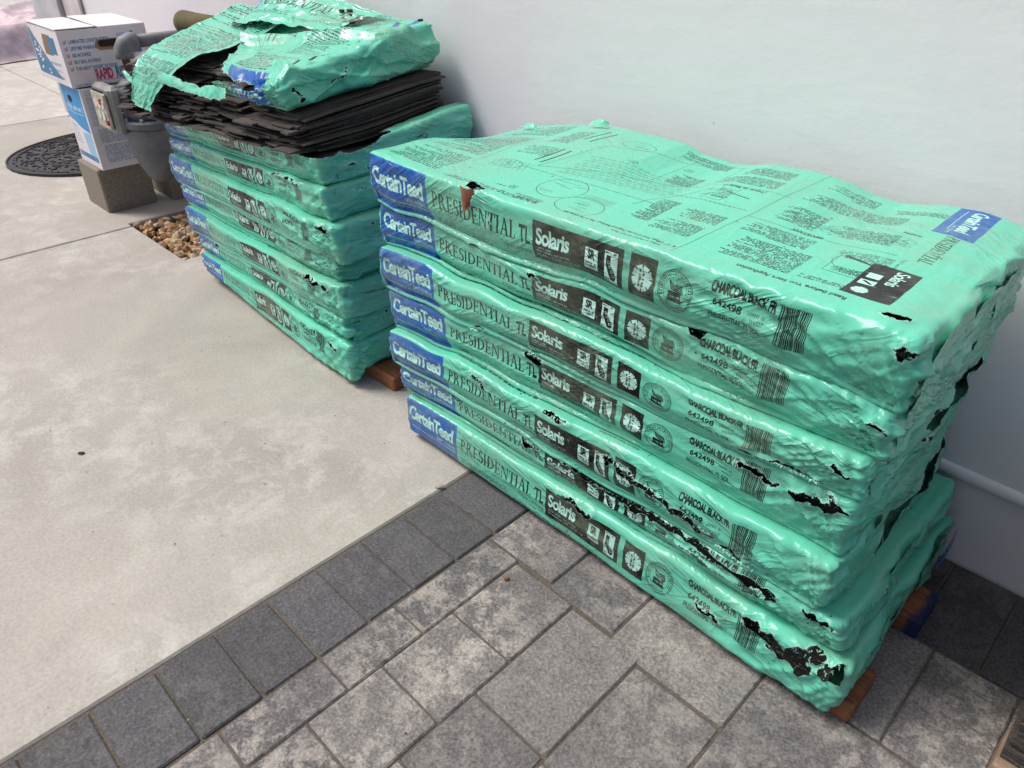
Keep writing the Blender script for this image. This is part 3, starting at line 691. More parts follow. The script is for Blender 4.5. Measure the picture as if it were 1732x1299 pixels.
def film_bundle(name, parent, L, D, T, zb, zt, X0, Y0, seed, fine_=.0035, coarse=.006, ycoarse=.012, r=.014, front_t=(), end_t=(), top_t=(),
                shift=0., wr=1., open_mask=None, uvlen=1.0, endpush=0., topamp=1., yaw=0., sfun=None, curl=1., recede=.011):
    """the printed film round one bundle: local x 0..L, y 0 (front)..D, z by zb/zt(x,y) (world heights)"""
    ax = axis_pts(L, fine_, coarse, .03); ay = axis_pts(D, fine_, ycoarse, .045 if ycoarse > .008 else .03); az = np.linspace(0, T, max(6, int(round(T/fine_))+1))
    if ycoarse > .02: ay = np.array([y for y in ay if y < D-.04]+[D-.02, D-.008, D])
    na, nb, nc = len(ax), len(ay), len(az)
    faces = []; kinds = []
    def lid(i, j, k): return (i*nb+j)*nc+k
    I, J = np.meshgrid(np.arange(na-1), np.arange(nb-1), indexing='ij'); K = nc-1
    q = np.stack([lid(I, J, K), lid(I+1, J, K), lid(I+1, J+1, K), lid(I, J+1, K)], -1).reshape(-1, 4); faces.append(q); kinds += [1]*len(q)
    I, K_ = np.meshgrid(np.arange(na-1), np.arange(nc-1), indexing='ij')
    q = np.stack([lid(I, 0, K_), lid(I+1, 0, K_), lid(I+1, 0, K_+1), lid(I, 0, K_+1)], -1).reshape(-1, 4); faces.append(q); kinds += [0]*len(q)
    J2, K2 = np.meshgrid(np.arange(nb-1), np.arange(nc-1), indexing='ij')
    q = np.stack([lid(na-1, J2, K2), lid(na-1, J2+1, K2), lid(na-1, J2+1, K2+1), lid(na-1, J2, K2+1)], -1).reshape(-1, 4); faces.append(q); kinds += [2]*len(q)
    q = np.stack([lid(0, J2+1, K2), lid(0, J2, K2), lid(0, J2, K2+1), lid(0, J2+1, K2+1)], -1).reshape(-1, 4); faces.append(q); kinds += [3]*len(q)
    # back and bottom, sparse but sharing the lattice
    q = np.stack([lid(I+1, nb-1, K_), lid(I, nb-1, K_), lid(I, nb-1, K_+1), lid(I+1, nb-1, K_+1)], -1).reshape(-1, 4); faces.append(q); kinds += [4]*len(q)
    I, J = np.meshgrid(np.arange(na-1), np.arange(nb-1), indexing='ij')
    q = np.stack([lid(I, J+1, 0), lid(I+1, J+1, 0), lid(I+1, J, 0), lid(I, J, 0)], -1).reshape(-1, 4); faces.append(q); kinds += [5]*len(q)
    F = np.concatenate(faces); kinds = np.array(kinds)
    used, inv = np.unique(F, return_inverse=True); F = inv.reshape(-1, 4)
    a = ax[used//(nb*nc)]; b = ay[(used//nc) % nb]; c = az[used % nc]
    rz = min(r, T*.42)
    qa = np.clip(a, r, L-r); qb = np.clip(b, r, D-r); qc = np.clip(c, rz, T-rz)
    d = np.stack([(a-qa)/r, (b-qb)/r, (c-qc)/rz], -1); dl = np.linalg.norm(d, axis=1, keepdims=True); n = d/np.maximum(dl, 1e-9)
    x = qa+n[:, 0]*r; y = qb+n[:, 1]*r; z = qc+n[:, 2]*rz
    wf = np.clip(-n[:, 1], 0, 1)**1.5; wt = np.clip(n[:, 2], 0, 1)**2; we = np.clip(n[:, 0], 0, 1)**1.5; wl = np.clip(-n[:, 0], 0, 1)**1.5
    tf = np.where(b < 1e-6, c, T+b)                       # running print coordinate round front and top
    # ---- folds
    s = seed
    rt = sstep(.50, .98, a/L); lf = sstep(.2, 0, a/L)
    ca, sa = math.cos(.62), math.sin(.62)
    u1, v1 = a*ca-c*sa, a*sa+c*ca
    front = .0022*(fbm(a*6, c*16, s)-.5)*2+.0042*ridge(a*3.2+.8*vn(a*6, c*20, s+1), c*38, s+2)*(.45+.55*vn(a*4, c*3, s+8))
    th = np.arctan2(c+.022, L+.020-a); rho = np.hypot(c+.022, L+.020-a); fall = np.clip(rho/.07, 0, 1)*sstep(.75, .12, rho)
    front += fall*(.0065*ridge(th*9+1.2*vn(rho*4, th*2, s+13), rho*2.2, s+3, 2.6)+.0035*ridge(th*21+rho*3, rho*3.5, s+4, 2.6))
    th2 = np.arctan2(T+.03-c, L+.05-a); rho2 = np.hypot(T+.03-c, L+.05-a); front += np.clip(rho2/.08, 0, 1)*sstep(.45, .12, rho2)*.0035*ridge(th2*11, rho2*3, s+14, 2.6)
    front += lf*.003*ridge((a*.8+c*.6)*7, (c-a*.5)*55, s+5)
    front += .0010*ridge(a*14, c*60+a*8, s+6)
    front += -.0015*np.abs(2*c/T-1)**3*(.3+vn(a*7, c*0+3, s+9))           # rolled shoulders
    front += -recede*sstep(.45, 0, c/T)+.003*sstep(.7, 1, c/T)*vn(a*9, a*0+2, s+10)
    hb = (2*c/T-1)
    end = .004*(1-hb**2)+.0095*ridge(b*4.5, c*28+b*7, s+20, 2.2)+.0070*ridge(b*7+c*9, c*44-b*16, s+21)+.005*(sstep(.48, .50, vn(b*9+c*6, c*26+b*3, s+22))-.5)
    end += .003*(fbm(b*5, c*9, s+24)-.5)*2
    left = .004*(1-hb**2)+.004*ridge(b*6, c*40, s+27)+.006*(fbm(b*6, c*12, s+28)-.5)*2
    ct, st = math.cos(.5), math.sin(.5)
    top = .0028*(fbm(a*5, b*5, s+30)-.5)*2+.0015*ridge(a*3, b*9, s+31)*vn(a*5, b*5, s+33)+.0009*ridge((a*ct+b*st)*8, (b*ct-a*st)*26, s+32)
    top += sstep(.80, 1., a/L)*.004*ridge(a*7+b*2, b*22-a*9, s+34, 2.5)
    top += sstep(.10, 0., b)*.0018*ridge(a*20, b*12+a*3, s+35)
    disp = wr*(wf*front+we*end+wl*left)+topamp*wt*top*wr
    pl = rt**3*(.0014*ridge(a*2.0+c*4, c*80-a*9, s+15, 2.2)); disp = disp+wr*wf*pl
    disp = disp+wr*we*(.0034*ridge(b*4+c*8, c*78+b*6, s+17, 2)*(.4+.6*sstep(.25, 0, b))+.0040*ridge(np.arctan2(c+.02, b+.02)*9, np.hypot(b, c)*5, s+18, 2.6)-.003)
    # ---- tears
    tear = np.full(len(a), 1.)
    on_end = (a > L-1e-6)
    if len(front_t): tear = np.where(on_end, tear, np.minimum(tear, tear_mask(a, np.where(b > D-1e-6, 9., tf), front_t, s)))
    if len(end_t): tear = np.where(on_end | (a > L-.02), np.minimum(tear, tear_mask(b, np.where(a > L-1e-6, c, 9.), end_t, s+11)), tear)
    if open_mask is not None: tear = np.minimum(tear, open_mask(a, b, c, n, s))
    near = np.exp(-np.clip(tear, 0, 1)/.007)*(tear < .04)
    disp = disp+curl*near*(.0055*vn(a*60+b*50, c*60, s+50)+.0010)
    x = x+n[:, 0]*disp; y = y+n[:, 1]*disp; zz = n[:, 2]*disp*.7
    # plan bulge, heights
    yaw_ = yaw*(a/L-.5)
    X = X0+x+endpush*we*1.0; Y = Y0+y+yaw_+.004*(fbm(a*3, a*0+1, s+60)-.5)*2*(1-b/D)
    B, TT = zb(X, Y), zt(X, Y)
    Z = B+(z/T)*(TT-B)+zz
    if sfun is not None: X, Y, Z = sfun(X, Y, Z, a, b, c)
    V = np.stack([X, Y, Z], -1)
    # ---- faces kept
    tm = tear[F].max(1); keep = tm > -.0035
    F2 = F[keep]; kd = kinds[keep]
    me = bpy.data.meshes.new(name)
    o3 = V-np.array([X0, Y0, 0]); o3[:, 2] = V[:, 2]
    used2, inv2 = np.unique(F2, return_inverse=True); F2 = inv2.reshape(-1, 4); o3 = o3[used2]
    me.vertices.add(len(o3)); me.vertices.foreach_set('co', o3.astype(np.float32).ravel())
    me.loops.add(F2.size); me.loops.foreach_set('vertex_index', F2.astype(np.int32).ravel())
    me.polygons.add(len(F2)); me.polygons.foreach_set('loop_start', np.arange(0, F2.size, 4, dtype=np.int32)); me.polygons.foreach_set('loop_total', np.full(len(F2), 4, np.int32))
    me.update(calc_edges=True)
    at = me.attributes.new('tear', 'FLOAT', 'POINT'); at.data.foreach_set('value', tear[used2].astype(np.float32))
    uv = me.uv_layers.new(name='UVMap')
    aa, bb, cc = a[used2], b[used2], c[used2]
    U = np.empty((len(F2), 4, 2)); A, Bq, Cq = aa[F2], bb[F2], cc[F2]
    W = FS1-FS0
    pr = PT/T
    du = .008*math.sin(seed*1.7); wob = .0026*(vn(A*4, Cq*0+1, s+71)-.5)+.0008*(vn(A*9, Cq*20, s+70)-.5)
    for kd_, f_ in ((0, lambda: (A/L*uvlen+du*np.clip(A*8, 0, 1), Cq*pr+shift+wob)), (1, lambda: (A/L*uvlen+du*np.clip(A*8, 0, 1), PT+Bq+shift)), (2, lambda: (.985+0*A, PT+.20+.02*Bq/D)), (3, lambda: (.06+0*A, np.clip(Cq*pr, .002, PT))), (4, lambda: (.985+0*A, PT+.2+0*A)), (5, lambda: (.985+0*A, PT+.2+0*A))):
        k = kd == kd_; uu, vv = f_(); U[k, :, 0] = uu[k]; U[k, :, 1] = ((vv-FS0)/W)[k]
    # left end: green rim beyond the blue
    U[..., 1] = np.clip(U[..., 1], 0.002, .998)
    uv.data.foreach_set('uv', U.astype(np.float32).ravel())
    me.validate(); me.shade_smooth()
    return link(name, me, M_FILM, parent)

def core_box(name, parent, L, D, T, zb, zt, X0, Y0, seed, inset=.017, nl=7, yaw=0.):
    """the black laminated shingles inside the film, layer by layer"""
    ax = np.linspace(inset, L-inset, 110); ay = np.linspace(inset, D-inset, 36)
    zl = []
    for k in range(nl):
        for t in (.04, .5, .90): zl.append(((k+t)/nl, k, t))
    ring = [(x, ay[0], 0, -1) for x in ax]+[(ax[-1], y, 1, 0) for y in ay[1:]]+[(x, ay[-1], 0, 1) for x in ax[::-1][1:]]+[(ax[0], y, -1, 0) for y in ay[::-1][1:-1]]
    R = np.array(ring); rows = []
    for h, k, t in zl:
        off = .0035*(vn(R[:, 0]*22+k*5, R[:, 1]*22+k*9, seed+k)-.6)+(.0 if t == .5 else -.0022)
        x = R[:, 0]+R[:, 2]*off; y = R[:, 1]+R[:, 3]*off+yaw*(R[:, 0]/L-.5)
        B, TT = zb(X0+x, Y0+y), zt(X0+x, Y0+y); z = B+.004+(h*(TT-B-.011))
        rows.append(np.stack([x, y, z], -1))
    P = np.array(rows); n, m = P.shape[:2]; v = list(P.reshape(-1, 3)); f = []
    for i in range(n-1):
        for j in range(m): f.append((i*m+j, i*m+(j+1) % m, (i+1)*m+(j+1) % m, (i+1)*m+j))
    # top sheet follows zt
    nx_, ny_ = 60, 22; X = np.linspace(ax[0], ax[-1], nx_); Y = np.linspace(ay[0], ay[-1], ny_); gx, gy = np.meshgrid(X, Y, indexing='ij')
    gyy = gy+yaw*(gx/L-.5)
    gz = zt(X0+gx, Y0+gyy)-.010+.0012*(vn(gx*60, gy*60, seed+3)-.5); k0 = len(v); v += list(np.stack([gx, gyy, gz], -1).reshape(-1, 3))
    for i in range(nx_-1):
        for j in range(ny_-1): a = k0+i*ny_+j; f.append((a, a+ny_, a+ny_+1, a+1))
    return link(name, mesh(name, v, f), M_CORE, parent)

def cr(P, t):
    """Catmull-Rom through rows of control points at t in 0..1"""
    P = np.asarray(P, float); n = len(P)-1; s = np.clip(t*n, 0, n-1e-6); i = s.astype(int); f = (s-i)[:, None]
    g_ = lambda k: P[np.clip(k, 0, n)].reshape(len(t), -1)
    a, b, c, d = g_(i-1), g_(i), g_(i+1), g_(i+2)
    return (.5*((2*b)+(-a+c)*f+(2*a-5*b+4*c-d)*f*f+(-a+3*b-3*c+d)*f**3)).reshape((len(t),)+P.shape[1:])
def film_flap(name, parent, ctrl, size, seed, uv0, uvd, amp=.004, rag=.010, sides=(1, 1, 1, 1), org=(0, 0, 0), curlk=.0, step=.0032):
    """ctrl: rows of 3-D points; size = (length along rows, width); sides: which borders are ragged (u0,u1,v0,v1)"""
    C_ = np.array(ctrl, float); nu, nv = int(size[0]/step)+2, int(size[1]/step)+2
    tu, tv = np.linspace(0, 1, nu), np.linspace(0, 1, nv)
    A = cr(C_, tu); P = cr(A.transpose(1, 0, 2), tv).transpose(1, 0, 2)
    U, V_ = np.meshgrid(tu*size[0], tv*size[1], indexing='ij')
    du = np.gradient(P, axis=0); dv = np.gradient(P, axis=1); n = np.cross(du, dv); n /= np.maximum(np.linalg.norm(n, axis=2, keepdims=True), 1e-9)
    d = amp*(ridge(U*14, V_*34, seed, 2)+.7*ridge(U*30+V_*24, V_*40-U*22, seed+1, 2.5)+1.2*(fbm(U*12, V_*12, seed+2)-.5))
    e = np.full(U.shape, 1.)
    for k, q in enumerate((U, size[0]-U, V_, size[1]-V_)):
        if sides[k]:
            w = q-rag*(.15+1.3*fbm((V_ if k < 2 else U)*26, U*0+k, seed+5+k)**1.3)-rag*.35*(vn((V_ if k < 2 else U)*160, q*60, seed+15+k)-.5)
            e = np.minimum(e, w)
    d = d+curlk*np.exp(-np.clip(e, 0, 1)/.008)
    P = P+n*d[..., None]-np.array(org)
    me = grid_mesh(name, P)
    a = me.attributes.new('tear', 'FLOAT', 'POINT'); a.data.foreach_set('value', e.ravel().astype(np.float32))
    uv = me.uv_layers.new(name='UVMap'); li = np.empty(len(me.loops), np.int32); me.loops.foreach_get('vertex_index', li)
    uu = np.stack([uv0[0]+U*uvd[0][0]+V_*uvd[1][0], (uv0[1]+U*uvd[0][1]+V_*uvd[1][1]-FS0)/(FS1-FS0)], -1).reshape(-1, 2)
    uv.data.foreach_set('uv', uu[li].astype(np.float32).ravel())
    return link(name, me, M_FILM, parent, smooth=True)
def fringe(name, parent, x0, y0, L, T, zb, zt, tears, etears, seed):
    """frayed slivers of film standing along the torn edges"""
    rs_ = np.random.RandomState(seed); V = []; F = []; E = []
    for fi, lst in enumerate((tears, etears)):
        for pts, w in lst:
            pts = np.array(pts); seg = np.hypot(*(pts[1:]-pts[:-1]).T) if len(pts) > 1 else np.array([w]); tot = seg.sum()
            for _ in range(int(10+tot*620)):
                i = rs_.choice(len(seg), p=seg/seg.sum()); t = rs_.rand(); p = pts[i]*(1-t)+pts[i+1]*t; sg = rs_.choice([-1, 1])
                q = p+np.array([rs_.normal()*.003, sg*w*rs_.uniform(.55, 1.1)])
                d = np.array([rs_.normal()*.5, -sg*rs_.uniform(.2, 1.)])*rs_.uniform(.002, .0065); wd = rs_.uniform(.0005, .0018)
                for (aa, ss, out) in ((q[0]-wd, q[1], .0), (q[0]+wd, q[1], .0), (q[0]+d[0], q[1]+d[1], rs_.uniform(.001, .005))):
                    ss_ = min(ss, T*.96)
                    if fi == 0:
                        if ss > T+.001 and False: pass
                        X = x0+aa; Y = y0-.0015-out; ov = max(0., ss-T*.96); Y += ov
                    else: X = x0+L+.004+out; Y = y0+aa
                    zz = zb(np.array(X), np.array(Y)); zz = zz+ss_/T*(zt(np.array(X), np.array(Y))-zz)
                    V.append((X-x0, Y-y0, float(zz)))
                F.append((len(V)-3, len(V)-2, len(V)-1))
    o = link(name, mesh(name, V, F), M_FRINGE, parent); o['kind'] = 'stuff'; return o
M_FRINGE = plain('torn film edge', lin('a9dccb'), .45, lin('8fd0b8'), 60, 0)
def end_flap(parent, x1, y0, zb, zt, ya, yb, za, zb_, lift, seed, org):
    """a folded tongue of film lying on the bundle end"""
    rs_ = np.random.RandomState(seed); rows = []
    for i, t in enumerate(np.linspace(0, 1, 4)):
        row = []
        for j, u in enumerate(np.linspace(0, 1, 3)):
            y = y0+ya+(yb-ya)*t+rs_.uniform(-.006, .006); f = za+(zb_-za)*u+rs_.uniform(-.05, .05)+.10*math.sin(t*3+seed)
            lo, hi = float(zb(np.array(x1), np.array(y))), float(zt(np.array(x1), np.array(y)))
            row.append((x1+.0065+lift*(u if seed % 2 else 1-u)*(.4+.6*math.sin(math.pi*t))+rs_.uniform(0, .002), y, lo+(hi-lo)*f))
        rows.append(row)
    return film_flap('folded_film', parent, rows, (abs(yb-ya), .087*abs(zb_-za)), seed, (.985, PT+.2), ((.0, .1), (.0, .1)), .0028, .004, org=org, sides=(1, 1, 1, 1), step=.003)
def lerp_tab(xs, ys): return lambda x: np.interp(x, xs, ys)
# --- right-hand stack: seven sealed bundles, heights of the layer boundaries at the left and right ends (front corner)
RL = [.040, .112, .180, .268, .358, .449, .533, .632]
RR = [.040, .128, .195, .296, .392, .461, .541, .640]
def iface(k):
    def z(x, y):
        t = np.clip((x+1.13)/.97, -.05, 1.05)
        h = RL[k]*(1-t)+RR[k]*t
        if k == 0: return h-.026*sstep(.822, .790, y)
        w = .0095 if k < 7 else .004
        h = h+w*(fbm(x*4+k*.7, y*4, 200+k*3)-.5)*2+(.0045*(vn(x*13+k, y*9, 230+k)-.5)*2 if k < 7 else 0)
        if k == 7:
            bz = np.interp(x, [-1.15, -1.08, -1.025, -.961, -.909, -.86, -.803, -.737, -.696, -.635, -.60, -.559, -.486, -.426, -.385, -.339, -.284, -.236, -.18],
                           [.602, .616, .627, .636, .645, .647, .646, .643, .632, .629, .635, .646, .649, .645, .636, .635, .646, .649, .643])
            h = h+(bz-h)*sstep(.88, 1.10, y)
            h = h+.0035*ridge(x*3.2+y*1.5, y*5-x*1.5, 777, 3)*sstep(.80, .95, y)
            h = h-.004*sstep(-.2, -.15, x)
        return h
    return z
def gapped(f, g_): return lambda x, y: f(x, y)+g_
R_X0 = [-1.098, -1.118, -1.132, -1.132, -1.142, -1.142, -1.143]
R_X1 = [-.114, -.137, -.172, -.178, -.172, -.168, -.160]
R_Y0 = [.785, .793, .778, .791, .777, .789, .779]
R_D = [.432, .425, .432, .425, .430, .425, .430]
# tears, per bundle from the bottom: narrow side + broad face in (x from the left end, running height); end in (depth, height)
FT = [
    [([(.445, .076), (.50, .079), (.53, .072)], .004), ([(.835, .078), (.90, .060), (.945, .060)], .013), ([(.905, .066), (.955, .085)], .012), ([(.965, .055), (.975, .085)], .010), ([(.75, .045), (.80, .040)], .003)],
    [([(.365, .078), (.40, .070), (.415, .078)], .005), ([(.47, .078), (.56, .084), (.66, .076), (.74, .078), (.82, .066), (.875, .066)], .0085), ([(.72, .05), (.78, .048)], .003), ([(.875, .072), (.885, .05)], .012), ([(.14, .083), (.21, .077)], .004), ([(.93, .074), (.97, .070)], .004)],
    [([(.26, .083), (.30, .060)], .0055), ([(.60, .055), (.66, .045), (.75, .032), (.79, .026)], .0065), ([(.58, .062), (.64, .052)], .006), ([(.44, .084), (.50, .078)], .004), ([(.80, .018), (.86, .01)], .004)],
    [([(.39, .084), (.43, .080)], .005), ([(.80, .077), (.865, .064)], .004), ([(.88, .066), (.95, .072)], .0075)],
    [([(.40, .010), (.43, .006)], .004), ([(.935, .060), (.96, .055)], .004), ([(.80, .020), (.93, .012)], .0025), ([(.27, .004), (.30, .002)], .003)],
    [([(.405, .078), (.425, .068)], .004), ([(.70, .090), (.735, .086)], .007), ([(.45, .097), (.55, .094)], .0022), ([(.955, .066), (.975, .060)], .003)],
    [([(.262, .098), (.305, .094)], .009), ([(.285, .095), (.283, .062)], .005), ([(.322, .052), (.326, .045)], .0022), ([(.935, .10), (.958, .112)], .0065), ([(.972, .078), (.975, .065)], .006)],
]
ET = [
    [([(.09, .066), (.10, .045)], .011)],
    [([(.10, .070), (.13, .066)], .005), ([(.03, .06), (.06, .05)], .004)],
    [([(.12, .035), (.20, .040), (.28, .038), (.36, .062)], .0175), ([(.36, .05), (.385, .085)], .008)],
    [([(.05, .020), (.12, .030)], .004), ([(.20, .076), (.26, .060)], .0045)],
    [([(.20, .026), (.26, .030), (.30, .046), (.335, .048), (.37, .078)], .0165), ([(.03, .07), (.06, .075)], .004)],
    [([(.03, .04), (.05, .035)], .005)],
    [([(.02, .045), (.035, .03)], .006), ([(.30, .055), (.34, .045)], .003)],
]
SH = [.001, -.004, .004, -.003, .000, -.002, .003]
names_r = ['bottom bundle of the front stack, on lumber, torn open at its lower right corner',
           'second bundle from the floor, front stack, with long ragged black gash along its front',
           'third bundle from the floor, front stack, big open tear across its crumpled end',
           'middle bundle of the seven in the front stack, small black tear near its right corner',
           'fifth bundle from the floor in the front stack, rusty dirt beside its black label panel',
           'second bundle from the top of the front stack, cleanest print on its narrow side',
           'top bundle of the front stack, instructions and drawings printed on its broad green face']
for k in range(7):
    x0, x1 = R_X0[k], R_X1[k]; L = x1-x0; D = R_D[k]; y0 = R_Y0[k]
    b_ = empty('shingle_bundle', (x0, y0, 0), names_r[k], 'shingle bundle', 'film wrapped shingle bundles stacked in the foreground')
    zb_, zt_ = gapped(iface(k), .0005), gapped(iface(k+1), -.0005)
    T = .087
    o = film_bundle('film_wrapper', b_, L, D, T, zb_, zt_, x0, y0, 300+40*k, fine_=.0030, coarse=.0045, ycoarse=.0055 if k == 6 else .022,
                    r=.0085, front_t=FT[k], end_t=ET[k], shift=SH[k], wr=1.0, recede=.0 if k == 0 else .015, topamp=1.0 if k == 6 else .5)
    c_ = core_box('shingle_core', b_, L, D, T, zb_, zt_, x0, y0, 900+k)
    fringe('torn_fringe', b_, x0, y0, L, T, zb_, zt_, FT[k], ET[k], 60+k)
    q_ = random.Random(k+3)
    for j_ in ((0, 1, 2) if k not in (2, 4) else (0,)):
        ya = .03+.12*j_+q_.uniform(-.02, .02); end_flap(b_, x1, y0, zb_, zt_, ya, ya+q_.uniform(.09, .15), q_.uniform(.0, .25), q_.uniform(.6, 1.0), q_.uniform(.0015, .005), 2000+k*10+j_, (x0, y0, 0))
for i, (ya, m_, xa) in enumerate(((.802, M_WOOD, -.086), (1.028, M_WOODBLUE, -.072))):
    o = MB().box(-.52, .52, -.043, .043, 0, .0385, .004).build('lumber', m_, None, (xa-.52, ya+.045, .0005))
    tag(o, ['orange brown board end under the front corner of the front stack', 'board end with blue paint under the wall side of the front stack'][i], 'board', 'boards under the stacks')

# --- left-hand stack
LL = [.040, .085, .150, .225, .300, .385, .440, .510]
LR = [.042, .122, .186, .272, .336, .424, .506, .578]
def ifaceL(k):
    def z(x, y):
        t = np.clip((x+2.25)/.91, -.1, 1.05)
        h = LL[k]*(1-t)+LR[k]*t
        if k == 0: return h-.028*sstep(.850, .822, y)
        h = h+.006*(fbm(x*4+k*.9, y*4, 260+k*3)-.5)*2+.004*(vn(x*13+k, y*9, 290+k)-.5)*2+.030*(k/7)*sstep(.9, 1.2, y)*t
        return h
    return z
L_X0 = [-2.215, -2.215, -2.245, -2.262, -2.262, -2.245, -2.262]
L_X1 = [-1.352, -1.366, -1.352, -1.380, -1.342, -1.365, -1.378]
L_Y0 = [.826, .835, .823, .836, .821, .829, .831]
LFT = [
    [([(.78, .070), (.83, .064)], .004), ([(.90, .08), (.92, .078)], .003)],
    [([(.12, .082), (.16, .079)], .003)],
    [([(.74, .078), (.80, .075), (.86, .066)], .005)],
    [([(.40, .084), (.5, .080)], .002)],
    [([(.86, .080), (.91, .072)], .0055), ([(.84, .004), (.87, .002)], .003)],
    [([(.62, .082), (.80, .079)], .0026), ([(.885, .078), (.915, .075)], .006)],
    [([(.885, .02), (.905, .016)], .004)],
]
LET = [
    [([(.10, .045), (.13, .045)], .004)], [([(.10, .068), (.13, .064)], .004), ([(.22, .05), (.25, .048)], .004)],
    [([(.05, .05), (.08, .04)], .005), ([(.25, .07), (.31, .066)], .004)], [([(.14, .03), (.17, .034)], .004)],
    [([(.07, .076), (.10, .074)], .004), ([(.30, .06), (.33, .06)], .006)], [([(.06, .068), (.12, .066)], .0045)],
    [([(.045, .05), (.085, .038)], .005), ([(.105, .05), (.115, .015)], .005)],
]
names_l = ['bottom bundle of the far stack, touching the concrete beside the gravel',
           'second bundle from the floor in the far stack, thin and sagging at its blue end',
           'third bundle from the floor in the far stack, black tear under its barcode',
           'fourth bundle from the floor in the far stack, dusty pale print on its side',
           'fifth bundle from the floor in the far stack, two below the opened one',
           'sixth bundle from the floor in the far stack, directly below the opened bundle',
           'opened bundle in the far stack with its film ripped away and loose dark shingles showing']
def open7(a, b, c, n, s):
    # film ripped off the broad face and the upper part of the front
    m = .076-c+.011*(fbm(a*9+b*9, b*3, s+80)-.5)*2+.006*(vn(a*60+b*50, b*20, s+81)-.5)
    m = m-.020*sstep(.5, .2, a)+.018*sstep(.05, .3, b)*(a > .85)
    return m
far_b = []
for k in range(7):
    x0, x1 = L_X0[k], L_X1[k]; L = x1-x0; D = .43; y0 = L_Y0[k]
    b_ = empty('shingle_bundle' if k < 6 else 'opened_shingle_bundle', (x0, y0, 0), names_l[k], 'shingle bundle', 'film wrapped shingle bundles stacked beside the gas meter'); far_b.append(b_)
    zb_, zt_ = gapped(ifaceL(k), .0005), gapped(ifaceL(k+1), -.0005)
    T = .087
    film_bundle('film_wrapper', b_, L, D, T, zb_, zt_, x0, y0, 700+40*k, fine_=.004, coarse=.0065, ycoarse=.022, r=.008, front_t=LFT[k], end_t=LET[k],
                shift=[.0, .003, -.002, -.012, .0, -.002, .0][k], wr=1.15, topamp=.6, yaw=-.034, recede=.0 if k == 0 else .010, open_mask=open7 if k == 6 else None, curl=1. if k < 6 else 1.6)
    core_box('shingle_core', b_, L, D, T, zb_, zt_ if k < 6 else gapped(ifaceL(7), -.014), x0, y0, 950+k, yaw=-.034)
    q_ = random.Random(k+31)
    for j_ in range(3):
        ya = .02+.13*j_+q_.uniform(-.02, .02); end_flap(b_, x1, y0-.012, zb_, zt_, ya, ya+q_.uniform(.09, .15), q_.uniform(.0, .25), q_.uniform(.55, .9) if k < 6 else .5, q_.uniform(.0015, .005), 2200+k*10+j_, (x0, y0, 0))
for i, ya in enumerate((.855, 1.04)):
    o = MB().box(-.5, .5, -.043, .043, 0, .0385, .004).build('lumber', M_WOOD, None, (-1.762+.028*i, ya+.055, .0005))
    tag(o, ['dark board end under the near corner of the far stack', 'hidden dark board under the wall side of the far stack'][i], 'board', 'boards under the stacks')
# ------------------------------------------------------------------ opened bundles on the far stack
def zP0(x, y): return ifaceL(7)(x, y)-.009-.10*np.clip(-2.27-x, 0, 1)
def _mixl(x, a, b): t = np.clip((x+2.25)/.86, -.25, 1.1); return a*(1-t)+b*t
def zP1(x, y): return _mixl(x, .592+.20*(y-.82), .640+.105*(y-.82))+.006*(fbm(x*5, y*5, 401)-.5)*2-.14*np.clip(-2.27-x, 0, 1)
def zP2(x, y): return _mixl(x, .652+.27*(y-.82), .706+.165*(y-.82))-.12*np.clip(-2.27-x, 0, 1)
def shingle_sheet(name, parent, i, n, zlo, zhi, cx, y0, L, D, ang, seed, thick=.92, tabs=True, org=(0, 0, 0), m=None):
    rs_ = np.random.RandomState(seed)
    us = [0.]; vs = []
    while us[-1] < L:
        us.append(us[-1]+rs_.uniform(.045, .13))
    us[-1] = L
    cols = []; dep = []
    for a, b in zip(us[:-1], us[1:]):
        d = rs_.choice([0., .008, .018, .030, .045])*(1 if tabs else .15)+rs_.uniform(-.004, .008)
        for t in (0.004, .5, .996): cols.append(a+(b-a)*t); dep.append(d)
    cols = np.array(cols); dep = np.array(dep)
    V_ = np.linspace(0, 1, 6)
    U, T_ = np.meshgrid(cols, V_, indexing='ij')
    Yl = dep[:, None]*(1-T_)+D*T_+(.0015*rs_.randn(*U.shape))
    Xl = U-L/2+.002*(rs_.rand(*U.shape)-.5)
    c, s = math.cos(ang), math.sin(ang)
    X = cx+Xl*c-(Yl-D/2)*s; Y = y0+D/2+Xl*s+(Yl-D/2)*c
    lo, hi = zlo(X, Y), zhi(X, Y); th = (hi-lo)/n
    wav = .0030*(vn(X*9+i*3.3, Y*9, seed+1)-.5)+.0022*(vn(X*30+i*3.3, Y*22, seed+2)-.5)-.004*sstep(.05, 0, U)*rs_.rand()-.0035*(1-T_)**2*vn(X*14+i*7, Y*0, seed+3)
    Zb = lo+th*i+wav; Zt = Zb+th*thick
    P = np.stack([X, Y, Zt], -1)-np.array(org); Q = np.stack([X, Y, Zb], -1)-np.array(org)
    a, b = P.shape[:2]; v = list(P.reshape(-1, 3))+list(Q.reshape(-1, 3)); o = a*b; f = []
    for p in range(a-1):
        for q in range(b-1):
            k = p*b+q; f.append((k, k+b, k+b+1, k+1)); f.append((o+k, o+k+1, o+k+b+1, o+k+b))
        f.append((p*b, o+p*b, o+(p+1)*b, (p+1)*b)); f.append((p*b+b-1, (p+1)*b+b-1, o+(p+1)*b+b-1, o+p*b+b-1))
    for q in range(b-1): f.append((q, q+1, o+q+1, o+q)); k = (a-1)*b+q; f.append((k, o+k, o+k+1, k+1))
    return link(name, mesh(name, v, f), m or M_SHIN, parent)
rg = random.Random(12)
B7 = far_b[6]; org7 = tuple(B7.location)
